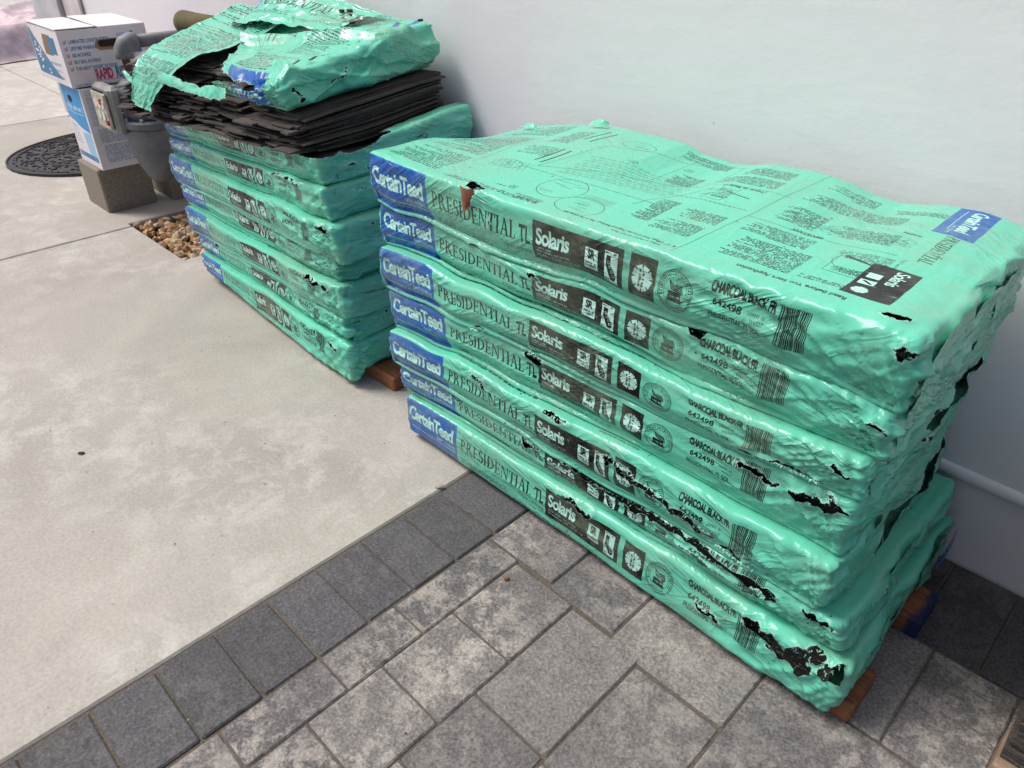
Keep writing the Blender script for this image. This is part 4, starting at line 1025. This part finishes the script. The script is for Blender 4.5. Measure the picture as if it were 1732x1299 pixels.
for i in range(19):
    shingle_sheet('shingle', B7, i, 19, zP0, zP1, -1.945+.020*(1-i/19)+rg.uniform(-.018, .014), .776+rg.uniform(0, .024)+.0010*i, 1.0, .405, rg.uniform(-.022, .024)+.008, 500+i, org=org7)
B8 = empty('opened_shingle_bundle', (-2.39, .82, 0), 'topmost torn bundle on the far stack, crumpled green film draped over fanned dark shingles', 'shingle bundle', 'film wrapped shingle bundles stacked beside the gas meter')
org8 = (-2.39, .82, 0)
for i in range(16):
    k = i/16
    shingle_sheet('shingle', B8, i, 17.4, zP1, zP2, -1.970+rg.uniform(-.022, .014)-.006*k, .818+rg.uniform(0, .02)+.028*k, .865-.03*k, .37-.03*k, rg.uniform(-.024, .026)+.01, 540+i, org=org8)
# film over the right half of the topmost bundle
def zt8(x, y):
    h = zP2(x, y)+.006
    h = h+.011*(fbm(x*6, y*6, 411)-.5)*2+.010*ridge(x*5+y*2, y*7-x*3, 417, 3)
    d = (y-(1.00+.30*(x+1.75)))                                  # long raised fold
    h = h+.022*np.exp(-(d/.018)**2)*sstep(-2.05, -1.95, x)*sstep(-1.45, -1.6, x)
    h = h+.020*np.exp(-((x+1.95)/.10)**2-((y-1.12)/.09)**2)
    h = h+.012*np.exp(-((x+1.52)/.10)**2-((y-1.13)/.07)**2)
    d2 = (y-(.86-.25*(x+1.6))); h = h+.010*np.exp(-(d2/.012)**2)*sstep(-1.9, -1.7, x)
    return h
def zb8(x, y): return zP1(x, y)+.004
L8 = .70; X8 = -2.178
def open8(a, b, c, n, s):
    x = X8+a; y = .808+b
    # ragged left edge of the film on the broad face
    e = (x-(-1.735-1.25*(y-.82)))+.022*(fbm(a*12+b*14, b*11, s+80)-.5)*2+.006*(vn(b*110, a*90, s+82)-.5)
    m = np.where(n[:, 2] > .3, e, .2)
    f = (x+1.77)+.05*(fbm(c*30, a*9, s+83)-.5)*2
    m = np.where(n[:, 2] <= .3, np.minimum(m, f), m)
    # slit along the front shoulder
    slit = np.abs(c-.062-.006*(vn(a*20, a*0, s+84)-.5))-.011*sstep(-1.52, -1.60, x)-.004*(vn(a*120, c*50, s+85)-.5)
    m = np.where((b < .012) & (x < -1.49), np.minimum(m, slit), m)
    m = np.where(n[:, 0] < -.3, -.1, m)
    m = np.where(n[:, 2] < -.3, np.minimum(m, x+1.60), m)
    return m
o = film_bundle('film_wrapper', B8, L8, .42, .087, zb8, zt8, X8, .808, 1300, fine_=.0035, coarse=.0045, ycoarse=.0055, r=.016, open_mask=open8, wr=1.45, topamp=2.0, curl=1.5,
                end_t=[([(.10, .03), (.17, .06)], .0018), ([(.02, .05), (.03, .02)], .003)])
o.location = (X8-org8[0], .808-org8[1], 0)
# its print runs the other way round
uvl = o.data.uv_layers['UVMap'].data; arr = np.empty(len(uvl)*2, np.float32); uvl.foreach_get('uv', arr); arr = arr.reshape(-1, 2)
sv = arr[:, 1]*(FS1-FS0)+FS0; isf = (sv < PT+.006) & (arr[:, 0] < .93)
blank = arr[:, 0] > .93
arr[:, 0] = np.where(blank, arr[:, 0], (.66-arr[:, 0]*L8)); arr[:, 1] = np.where(blank, arr[:, 1], np.where(isf, (PT-sv-FS0)/(FS1-FS0), (PT+.02+(sv-PT)*.9-FS0)/(FS1-FS0)))
uvl.foreach_set('uv', arr.ravel())

S8 = lambda x, y, dz=.008: (x, y, float(zP2(np.array(x), np.array(y)))+dz)
# long strip draped over the shingles and hanging over their front edge
film_flap('torn_film_strip', B8, [
    [S8(-2.26, 1.16, .018), S8(-2.08, 1.13, .020), S8(-1.88, 1.10, .022)],
    [S8(-2.27, 1.05, .012), S8(-2.06, 1.02, .012), S8(-1.86, .99, .014)],
    [S8(-2.275, .95, .010), S8(-2.06, .93, .010), S8(-1.865, .89, .010)],
    [S8(-2.25, .865, .010), S8(-2.08, .855, .010), S8(-1.91, .835, .010)],
    [(-2.225, .800, .640), (-2.12, .797, .637), (-1.99, .797, .640)],
    [(-2.225, .775, .585), (-2.15, .771, .580), (-2.07, .775, .580)],
    [(-2.235, .768, .550), (-2.18, .765, .543), (-2.105, .768, .540)]], (.50, .25), 1400, (.03, PT+.03), ((.0, 1.), (.68, 0)), .0034, .016, org=org8, curlk=.004)
film_flap('torn_film_tail', B8, [
    [(-2.19, .790, .610), (-2.19, .785, .588)], [(-2.27, .795, .606), (-2.27, .787, .590)], [(-2.33, .805, .612), (-2.33, .797, .602)]], (.13, .03), 1410, (.94, PT+.2), ((.1, 0), (0, .1)), .004, .008, org=org8)
film_flap('torn_film_ribbon', B8, [
    [(-2.06, .783, .652), (-2.06, .775, .625)], [(-1.95, .790, .650), (-1.95, .778, .618)], [(-1.86, .792, .648), (-1.86, .778, .622)], [(-1.79, .797, .655), (-1.78, .780, .618)], [(-1.72, .80, .665), (-1.70, .785, .632)]],
    (.36, .04), 1420, (.94, PT+.17), ((.1, 0), (0, .1)), .005, .010, org=org8, curlk=.003)
film_flap('torn_film_collar', B8, [
    [S8(-2.10, 1.02, .016), S8(-2.10, 1.10, .02), (-2.11, 1.17, .80)],
    [S8(-2.02, 1.01, .026), S8(-2.01, 1.10, .045), (-2.02, 1.18, .822)],
    [S8(-1.92, 1.02, .030), S8(-1.90, 1.11, .040), (-1.88, 1.19, .815)],
    [S8(-1.80, 1.04, .022), S8(-1.78, 1.12, .030), (-1.75, 1.19, .795)],
    [S8(-1.66, 1.06, .014), S8(-1.64, 1.13, .018), (-1.62, 1.195, .780)]], (.48, .20), 1430, (.165, -.035), ((.62, .0), (.0, .72)), .005, .010, org=org8, curlk=.003)
# black splinters of shingle standing on the film
mb = MB()
for (x, y, s) in ((-1.74, 1.15, .014), (-1.72, 1.16, .018), (-1.70, 1.15, .012), (-1.455, 1.17, .010)):
    z = float(zt8(np.array(x), np.array(y)))+.012; mb.box(x-s*.35, x+s*.35, y-.005, y+.005, z, z+s*.5)
o = mb.build('shingle_splinter', M_CORE, B8, (-org8[0], -org8[1], 0)); o['kind'] = 'stuff'
# curled felt sheet behind the loose shingles
def curl(name, x0, x1, y, z, r0, r1, turns, m, lab, cat):
    n, k = 26, 34; P = np.zeros((n, k, 3)); 
    for i in range(n):
        t = i/(n-1)
        for j in range(k):
            a = j/(k-1)*2*math.pi*turns-.6; r = (r0*(1-t)+r1*t)*(1-.10*j/(k-1))*(1+.03*math.sin(9*t+j*.3))
            P[i, j] = ((x1-x0)*t, r*math.cos(a)+.03*t, r*math.sin(a)+.01*t)
    o = link(name, grid_mesh(name, P), m, None, (x0, y, z), smooth=True); md = o.modifiers.new('thick', 'SOLIDIFY'); md.thickness = .0015
    return tag(o, lab, cat)
curl('curled_felt_sheet', -2.60, -2.16, 1.115, .683, .036, .020, .92, M_OLIVE, 'olive brown curled felt sheet sticking out behind the loose shingles', 'felt sheet')

bb = [o_ for o_ in COL.objects if o_.get('label', '').startswith('bottom bundle of the front')][0]; bl = tuple(bb.location)
film_flap('blue_print_patch', bb, [[(-.094, 1.105, .118), (-.092, 1.105, .095)], [(-.092, 1.140, .135), (-.089, 1.140, .098)], [(-.094, 1.175, .145), (-.090, 1.175, .104)]], (.07, .04), 1500, (.02, .003), ((.9, 0), (0, .3)), .001, .003, org=bl)
tb = [o_ for o_ in COL.objects if o_.get('label', '').startswith('top bundle of the front')][0]; tl = tuple(tb.location)
for x_, y_, h_, s_ in ((-.925, 1.185, .015, 1510), (-1.10, 1.17, .009, 1520)):
    z_ = float(iface(7)(np.array(x_), np.array(y_)))
    film_flap('torn_film_tuft', tb, [[(x_-.022, y_-.010, z_), (x_-.016, y_+.002, z_+h_*.7)], [(x_, y_-.014, z_+.003), (x_+.004, y_, z_+h_)], [(x_+.024, y_-.008, z_), (x_+.016, y_+.004, z_+h_*.5)]], (.048, .03), s_, (.985, PT+.2), ((.0, .1), (.0, .1)), .004, .0015, org=tl, step=.0022)
o = film_flap('brown_scrap', tb, [[(-.884, .770, .633), (-.876, .767, .606)], [(-.866, .768, .632), (-.868, .763, .592)], [(-.850, .772, .632), (-.858, .768, .604)]], (.034, .035), 1540, (.985, PT+.2), ((.0, .1), (.0, .1)), .003, .006, org=tl, step=.0022)
o.data.materials.clear(); o.data.materials.append(plain('rust brown paper', lin('7d4a33'), .8, lin('93593e'), 50, .2))
# ------------------------------------------------------------------ cartons
CW = (226/255, 220/255, 222/255); CB = (58/255, 150/255, 205/255); CB2 = (62/255, 122/255, 160/255); CR = (190/255, 62/255, 100/255)
cb = Canvas(1.1, .75, 1500, CW)
# upper carton +X face at (0, 0) .285 x .183
T_ = ['LAMINATED CONSTRUCTION', 'LIFETIME WARRANTY', 'SBS MODIFIED', 'SELF SEAL ADHESIVE', 'THE HEAVY WEIGHT OF RIDGE']
for i, t_ in enumerate(T_):
    y = .140-i*.0215; cb.rect(.012, .021, y, y+.0095, CR); cb.rect(.0135, .0195, y+.0015, y+.008, CW); cb.line((.014, y+.004), (.017, y+.002), .0014, CB2); cb.line((.017, y+.002), (.024, y+.013), .0014, CB2)
    cb.glyphs(sans(t_, .03), .030, y, .0115, CB2, .62)
cb.glyphs(sans('RAPID', .05), .088, .019, .034, CR, .46); cb.glyphs(sans('RIDGE', .05), .158, .019, .034, CB2, .50)
cb.fine(.088, .23, .012, .018, .0055, CR, ragged=0, al=.9); cb.fine(.012, .25, .002, .011, .0042, CB2, ragged=0)
cb.poly([(.222, .092), (.268, .092), (.262, .145), (.245, .165), (.228, .145)], CB2); cb.ring((.232, .090), .008, .0012, CB2)
cb.fine(.19, .225, .150, .160, .005, CB2, ragged=.1)
# upper carton -Y face at (.30, 0) .30 x .183 : blue triangle along the lower left
cb.poly([(.303, .168), (.315, .165), (.55, .018), (.305, .018)], CB2); cb.tri(np.array([(.303, .168), (.315, .168), (.53, .018)]), CB2); cb.tri(np.array([(.303, .168), (.53, .018), (.303, .018)]), CB2)
for i in range(24): 
    q = random.Random(i); x = .31+q.random()*.11; y = .025+q.random()*.1
    if y < .15-(x-.303)*.62: cb.line((x, y), (x+.018, y+.004*q.random()), .006, CW)
cb.rect(.45, .525, .095, .160, lin('bfae94')); cb.rect(.50, .565, .100, .155, CB2)
for i in range(3): cb.fine(.47, .57, .062-i*.022, .076-i*.022, .012, CB2, ragged=.1, al=.7, fill=.7)
# lower carton -Y face at (.62, 0) .20 x .29
cb.rect(.622, .817, .165, .288, CB); cb.poly([(.622, .165), (.817, .165), (.817, .128), (.72, .150)], CB)
cb.fine(.645, .80, .196, .222, .024, CW, ragged=0, al=.75, fill=.6); cb.rect(.64, .80, .190, .192, CW)
cb.fine(.63, .72, .075, .150, .010, CB2, ragged=.3, al=.6); cb.rect(.75, .815, .03, .128, lin('a5cbe6') if False else (150/255, 196/255, 226/255)); cb.rect(.628, .815, .022, .042, CB2); cb.ring((.79, .032), .006, .0014, CW)
# lower carton +X face at (.85, 0) .19 x .29
LB = (110/255, 150/255, 190/255)

for i in range(19): y = .160+i*.0064; cb.rect(.862, 1.02-.01*(i % 3), y, y+.0021, LB)
cb.fine(.872, 1.02, .095, .150, .0050, LB, ragged=.0, al=.9, fill=.62); cb.fine(.878, 1.025, .022, .088, .0060, LB, ragged=.2, al=.8, fill=.6)
# lid at (0, .25) .30 x .30
for i in range(7): cb.fine(.02, .27, .27+i*.032, .285+i*.032, .013, CB2, ragged=.5, al=.45, fill=.55)
IMG_BOX = cb.image('carton print')
def carton_mat():
    m, nt, bs = mat('printed white carton')
    uv = N(nt, 'UVMap'); uv.uv_map = 'UVMap'; im = N(nt, 'TexImage'); im.image = IMG_BOX; nt.links.new(uv.outputs[0], im.inputs[0])
    d = worldnoise(nt, 9, 5, .6); col = mix(nt, im.outputs[0], lin('b8a68c'), mth(nt, 'MULTIPLY', ramp(nt, d.outputs[0], [(.52, 0.), (.75, .6)]).outputs[0], .6))
    nt.links.new(col, bs.inputs['Base Color']); bs.inputs['Roughness'].default_value = .6
    bump(nt, bs, worldnoise(nt, 30, 4, .6).outputs[0], .2, .003); return m
M_CARTON = carton_mat(); M_DARK = plain('carton hole shade and contents', lin('2c2320'), .9); M_KRAFT = plain('bare cardboard', lin('9b8465'), .9)  # dark tone paints the shade in handle openings, also colours the contents
def face(pts, uvs, hole=None):
    """one carton wall as a 10x10 sheet; pts 4 corners from lower left anticlockwise seen from outside"""
    a, b, c, d = [np.array(p, float) for p in pts]; n = 11; P = np.zeros((n, n, 3)); UV_ = np.zeros((n, n, 2))
    nn = np.cross(b-a, d-a); nn /= np.linalg.norm(nn)
    for i in range(n):
        for j in range(n):
            u, v = i/(n-1), j/(n-1); P[i, j] = a*(1-u)*(1-v)+b*u*(1-v)+c*u*v+d*(1-u)*v
            P[i, j] += nn*(.004*math.sin(math.pi*u)*math.sin(math.pi*v)+.002*(math.sin(u*9+v*5))*math.sin(math.pi*u)*math.sin(math.pi*v))
            UV_[i, j] = (uvs[0]+uvs[2]*u, uvs[1]+uvs[3]*v)
    return P, UV_
def carton(name, lab, x0, x1, y0, y1, z0, z1, uvy, uvx, hole, lidm):
    t = empty(name, (x0, y0, z0), lab, 'carton', 'cartons beside the gas meter')
    W = 1.1; H = .75
    def put(nm, P, UV_, hole=None):
        n = P.shape[0]; v = P.reshape(-1, 3)-np.array([x0, y0, z0]); f = []; 
        for i in range(n-1):
            for j in range(n-1):
                if hole and hole(P[i, j], P[i+1, j+1]): continue
                f.append((i*n+j, (i+1)*n+j, (i+1)*n+j+1, i*n+j+1))
        me = mesh(nm, v, f); uv = me.uv_layers.new(name='UVMap'); li = np.empty(len(me.loops), np.int32); me.loops.foreach_get('vertex_index', li)
        uv.data.foreach_set('uv', (UV_.reshape(-1, 2)/np.array([W, H]))[li].astype(np.float32).ravel())
        o = link(nm, me, M_CARTON, t); md = o.modifiers.new('board', 'SOLIDIFY'); md.thickness = .003; md.offset = -1; return o
    A, B = face([(x1, y0, z0), (x1, y1, z0), (x1, y1, z1), (x1, y0, z1)], (*uvx, y1-y0, z1-z0)); side = put('side_wall', A, B)
    A, B = face([(x0, y0, z0), (x1, y0, z0), (x1, y0, z1), (x0, y0, z1)], (*uvy, x1-x0, z1-z0)); put('front_wall', A, B)
    A, B = face([(x0, y1, z0), (x0, y0, z0), (x0, y0, z1), (x0, y1, z1)], (.3, .60, .1, .1)); put('far_wall', A, B)
    A, B = face([(x1, y1, z0), (x0, y1, z0), (x0, y1, z1), (x1, y1, z1)], (.3, .60, .1, .1)); put('back_wall', A, B)
    MB().box(.004, x1-x0-.004, .004, y1-y0-.004, 0.001, .004).build('base', M_KRAFT, t)
    return t
c_lo = carton('carton', 'tall white carton with a blue panel standing on the concrete block', -3.20, -2.99, .858, 1.035, .168, .455, (.62, 0), (.85, 0), None, None)
MB().box(.002, .208, .002, .175, .283, .286).build('lid', M_KRAFT, c_lo)
c_up = carton('carton', 'open topped wide white carton with red lettering, stacked on the taller carton', -3.31, -3.0, .842, 1.14, .459, .640, (.30, 0), (0, 0), None, None)
def rounded_plate(cxy, w, h, x, m, nm, par):
    k = 10; pts = []
    for s_ in (1, -1):
        for i in range(k+1):
            a = math.pi/2-math.pi*i/k if s_ == 1 else -math.pi/2-math.pi*i/k
            pts.append((x, cxy[0]+s_*(w-h)+h*math.cos(a), cxy[1]+h*math.sin(a)))
    n = len(pts); v = pts+[(p[0]-.006, p[1], p[2]) for p in pts]; f = [tuple(range(n)), tuple(range(2*n-1, n-1, -1))]+[(i, (i+1) % n, n+(i+1) % n, n+i) for i in range(n)]
    return link(nm, mesh(nm, v, f), m, par)
rounded_plate((.158, .128), .046, .017, .3175, M_KRAFT, 'handle_rim', c_up)
rounded_plate((.158, .132), .036, .011, .3195, M_DARK, 'handle_hole_shade', c_up)  # dark plate before the wall paints the shaded opening, nothing is cut
h_ = rounded_plate((.0, 0), .02, .012, 0, M_DARK, 'handle_hole_shade', c_lo); h_.rotation_euler = (0, 0, -math.pi/2); h_.location = (.085, -.0035, .238)  # same painted shade for the lower carton's handle opening
def lid(par, x0, x1, y0, y1, z, lift, nm='lid_flap'):
    P, U_ = face([(x0, y0, z+lift), (x1, y0, z), (x1, y1, z), (x0, y1, z+lift*.6)], (.0, .25, .3, .29))
    n = 11; v = P.reshape(-1, 3); f = [(i*n+j, (i+1)*n+j, (i+1)*n+j+1, i*n+j+1) for i in range(n-1) for j in range(n-1)]
    me = mesh(nm, v, f); uv = me.uv_layers.new(name='UVMap'); li = np.empty(len(me.loops), np.int32); me.loops.foreach_get('vertex_index', li)
    uv.data.foreach_set('uv', (U_.reshape(-1, 2)/np.array([1.1, .75]))[li].astype(np.float32).ravel())
    o = link(nm, me, M_CARTON, par); md = o.modifiers.new('board', 'SOLIDIFY'); md.thickness = .003; md.offset = -1
lid(c_up, .0, .300, -.002, .130, .186, .002); lid(c_up, .0, .306, .140, .300, .184, .006)
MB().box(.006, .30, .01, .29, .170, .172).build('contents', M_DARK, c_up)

# ------------------------------------------------------------------ concrete blocks, gas meter, mat, cloth
for i, (x0, x1, y0, y1, lab) in enumerate(((-3.222, -3.015, .842, 1.03, 'grey brown concrete block under the two white cartons'), (-3.21, -2.985, 1.085, 1.245, 'second concrete block in the shadow behind the gas meter'))):
    o = MB().box(0, x1-x0, 0, y1-y0, 0, .166, .005).build('concrete_block', M_BLOCK, None, (x0, y0, .0005)); tag(o, lab, 'concrete block', 'concrete blocks by the wall')
meter = empty('gas_meter', (-2.82, 1.0, .14), 'grey gas meter with dial box and elbow pipe between the cartons and the far stack', 'gas meter')
prof = [(.010, .0), (.034, .004), (.055, .022), (.075, .06), (.089, .11), (.098, .16), (.103, .195), (.104, .205)]
MB().lathe(prof, 32, sy=.78).build('lower_casing', M_METER, meter, smooth=True)
MB().lathe([(.090, .205), (.114, .206), (.117, .212), (.117, .226), (.112, .231), (.09, .232)], 32, sy=.80).build('flange', M_METERL if False else M_METER, meter)
MB().lathe([(.094, .231), (.096, .26), (.094, .305), (.084, .335), (.062, .352), (.02, .357)], 32, sy=.76).build('upper_casing', M_METER, meter, smooth=True)
mb = MB()
for i in range(10):
    a = 2*math.pi*i/10; mb.lathe([(.006, .222), (.006, .240), (.003, .242)], 6, (.106*math.cos(a), .084*math.sin(a), 0))
bo = mb.build('flange_bolts', M_METERL, meter); bo['kind'] = 'stuff'
ib = MB().box(-.125, .03, -.115, -.075, .190, .345, .012).build('dial_box', M_METERL, meter)
MB().box(-.108, .014, -.128, -.1155, .206, .326, .006).build('dial_window', plain('dusty clear window', lin('8f897c'), .25, lin('b5ae9c'), 30, .05), meter)
M_DIALW = plain('white dial', lin('d6d2c6'), .4); M_DIALR = plain('red mark', lin('a8232c'), .5)
for x_, z_, m_ in ((-.065, .285, M_DIALW), (-.035, .285, M_DIALW), (-.005, .285, M_DIALW), (-.055, .247, M_DIALW), (-.02, .247, M_DIALW)):
    MB().lathe([(.014, 0), (.014, .002)], 16, (x_-.008, -.1305, z_), 'y').build('dial', m_, meter)
MB().box(-.033, -.018, -.1335, -.1285, .286, .302).build('red_mark', M_DIALR, meter); MB().box(-.012, .003, -.1335, -.1285, .220, .235).build('red_mark', M_DIALR, meter)
MB().box(-.03, .03, -.08, -.055, .22, .30, .006).build('dial_mount', M_METER, meter)
for sx_ in (-.052, .052): MB().lathe([(.026, .335), (.026, .372), (.022, .376)], 8, (sx_, 0, 0)).build('meter_union', M_METER, meter)
MB().lathe([(.0135, .37), (.0135, .43)], 12, (-.052, 0, 0)).build('brown_nipple', M_RUST, meter)
MB().tube([(-.052, 0, .415), (-.052, 0, .428), (-.052, .001, .440), (-.052, .012, .456), (-.052, .032, .464), (-.052, .05, .464)], [.030, .030, .031, .032, .030, .029], 16).build('elbow', M_PIPE, meter, smooth=True)
MB().tube([(-.052, .045, .464), (-.052, .235, .464)], .0215, 14).build('pipe', M_PIPE, meter, smooth=True)
MB().lathe([(.034, .16), (.034, .185)], 8, (-.052, 0, .464), 'y').build('pipe_collar', M_PIPE, meter) if False else None
MB().tube([(.052, 0, .372), (.052, 0, .41), (.060, .03, .43), (.060, .235, .43)], .020, 12).build('pipe', M_PIPE, meter, smooth=True)
# ribbed half-round door mat
mat_o = empty('door_mat', (-3.88, 1.243, 0), 'black half round ribbed rubber door mat on the concrete by the wall', 'door mat')
k = 40; pts = [(-.40*math.cos(math.pi*i/k), -.51*math.sin(math.pi*i/k)*(1+.004*(i % 2))) for i in range(k+1)]
me_v = [(x, y, .001) for x, y in pts]+[(x, y, .010) for x, y in pts]; n = k+1
me_f = [tuple(range(n-1, -1, -1)), tuple(range(n, 2*n))]+[(i, (i+1) % n, n+(i+1) % n, n+i) for i in range(n)]
link('mat_base', mesh('mat_base', me_v, me_f), M_BLACKRUB, mat_o)
mb = MB()
for r_ in (1., .93, .72, .5, .28):
    mb.tube([(-.40*r_*.985*math.cos(math.pi*i/30), -.51*r_*.985*math.sin(math.pi*i/30)-.004, .011) for i in range(31)], .005, 6)
for c_ in (-.2, 0, .2):
    for r_ in (.05, .09, .13):
        mb.tube([(c_+r_*math.cos(math.pi*(1+i/12)), -.12+(.0-abs(c_)*.3)+r_*1.4*math.sin(math.pi*(1+i/12)), .011) for i in range(13)], .0035, 5)
q = random.Random(2)
for i in range(620):
    x, y = q.uniform(-.38, .38), q.uniform(-.49, -.01)
    if (x/.37)**2+(y/.48)**2 < 1: mb.box(x-.005, x+.005, y-.005, y+.005, .0095, .0145)
o = mb.build('mat_ribs', M_BLACKRUB, mat_o); o['kind'] = 'stuff'
# pink dust sheet
n, m_ = 70, 60; P = np.zeros((n, m_, 3))
gx, gy = np.meshgrid(np.linspace(0, 1, n), np.linspace(0, 1, m_), indexing='ij')
X = -7.7+1.25*gx-.75*gy+.3*gx*gy; Y = .75+1.75*gy
edge = np.minimum.reduce([gx, 1-gx, gy, 1-gy])
Hh = .20*sstep(0, .16, edge+.03*(fbm(gx*7, gy*7, 601)-.5))*(.75+.5*fbm(gx*4, gy*4, 600))
Hh += .05*ridge(gx*5+gy*3, gy*6, 602, 2)*sstep(0, .12, edge)
P = np.stack([X, Y, Hh+.006], -1)
o = link('dust_sheet', grid_mesh('dust_sheet', P-np.array([-7.4, 1., 0])), M_CLOTH, None, (-7.4, 1., 0), smooth=True); tag(o, 'dusty pink sheet heaped on the pale ground at the far left', 'sheet')
# ------------------------------------------------------------------ stack of bare shingles at the lower right corner
t_ = empty('bare_shingle_pile', (.082, .872, 0), 'pile of bare dark ribbed shingles at the bottom right corner', 'shingle pile')
for i in range(40):
    z = .041+.0088*i; dx, dy = rg.uniform(0, .007), rg.uniform(0, .007)
    if i % 20 < 0: pass
    mb = MB().box(dx, 1.0+dx, dy, .37+dy, z, z+.0066, .0008); mb.build('shingle', M_SHIN, t_, fix=False)
o = MB().box(-.045, .8, -.012, .070, 0, .040, .004).build('lumber', plain('pale sawn lumber', lin('7f6a55'), .8, lin('94806a'), 30, .2, sc=(1, 1, 1)), None, (.128, .868, .0005)); tag(o, 'pale sawn lumber end under the bare shingle pile at bottom right', 'board', 'boards under the stacks')
# small crumbs, leaf bits and chips lying about
q = random.Random(8); mb = MB()
for i in range(110):
    x, y = q.uniform(-2.8, -.1), q.uniform(-.1, .76); s_ = q.uniform(.0006, .0017); a = q.uniform(0, 3)
    if i > 120: x, y = q.uniform(-.95, .1), q.uniform(.2, .8)
    c, s = math.cos(a)*s_*1.6, math.sin(a)*s_*1.6
    mb.add([(x-c, y-s, .002), (x+s*.5, y-c*.5, .002), (x+c, y+s, .002), (x-s*.5, y+c*.5, .002), (x, y, .002+s_*.8)], [(0, 1, 4), (1, 2, 4), (2, 3, 4), (3, 0, 4), (3, 2, 1, 0)], i % 3)
o = mb.build('crumbs', [plain('dark crumb', lin('3c352e'), .9), plain('pale chip', lin('c9c2b4'), .9), plain('brown leaf bit', lin('7b4f2e'), .9)]); tag(o, kind='stuff')
for x, y, s_, col_, lab in ((-1.55, .23, .0055, '4a4038', 'small dark dry leaf lying alone on the concrete'), (-.915, .715, .007, 'b9b1a2', 'pale stone chip at the edge of the concrete beside the dark pavers'), (-.64, .64, .004, '9a5f2c', 'tiny orange brown leaf bit on a paver joint')):
    n = 9; V_ = [(s_*1.5*math.cos(2*math.pi*i/n)*(1+.2*math.sin(i*2.3)), s_*.7*math.sin(2*math.pi*i/n), .001+.003*(i % 2)) for i in range(n)]+[(0, 0, .006)]
    o = link('leaf_bit' if col_ != 'b9b1a2' else 'stone_chip', mesh('bit', V_, [(i, (i+1) % n, n) for i in range(n)]+[tuple(range(n-1, -1, -1))]), plain('bit '+col_, lin(col_), .9), None, (x, y, .0005), (0, 0, .8)); tag(o, lab, 'debris')
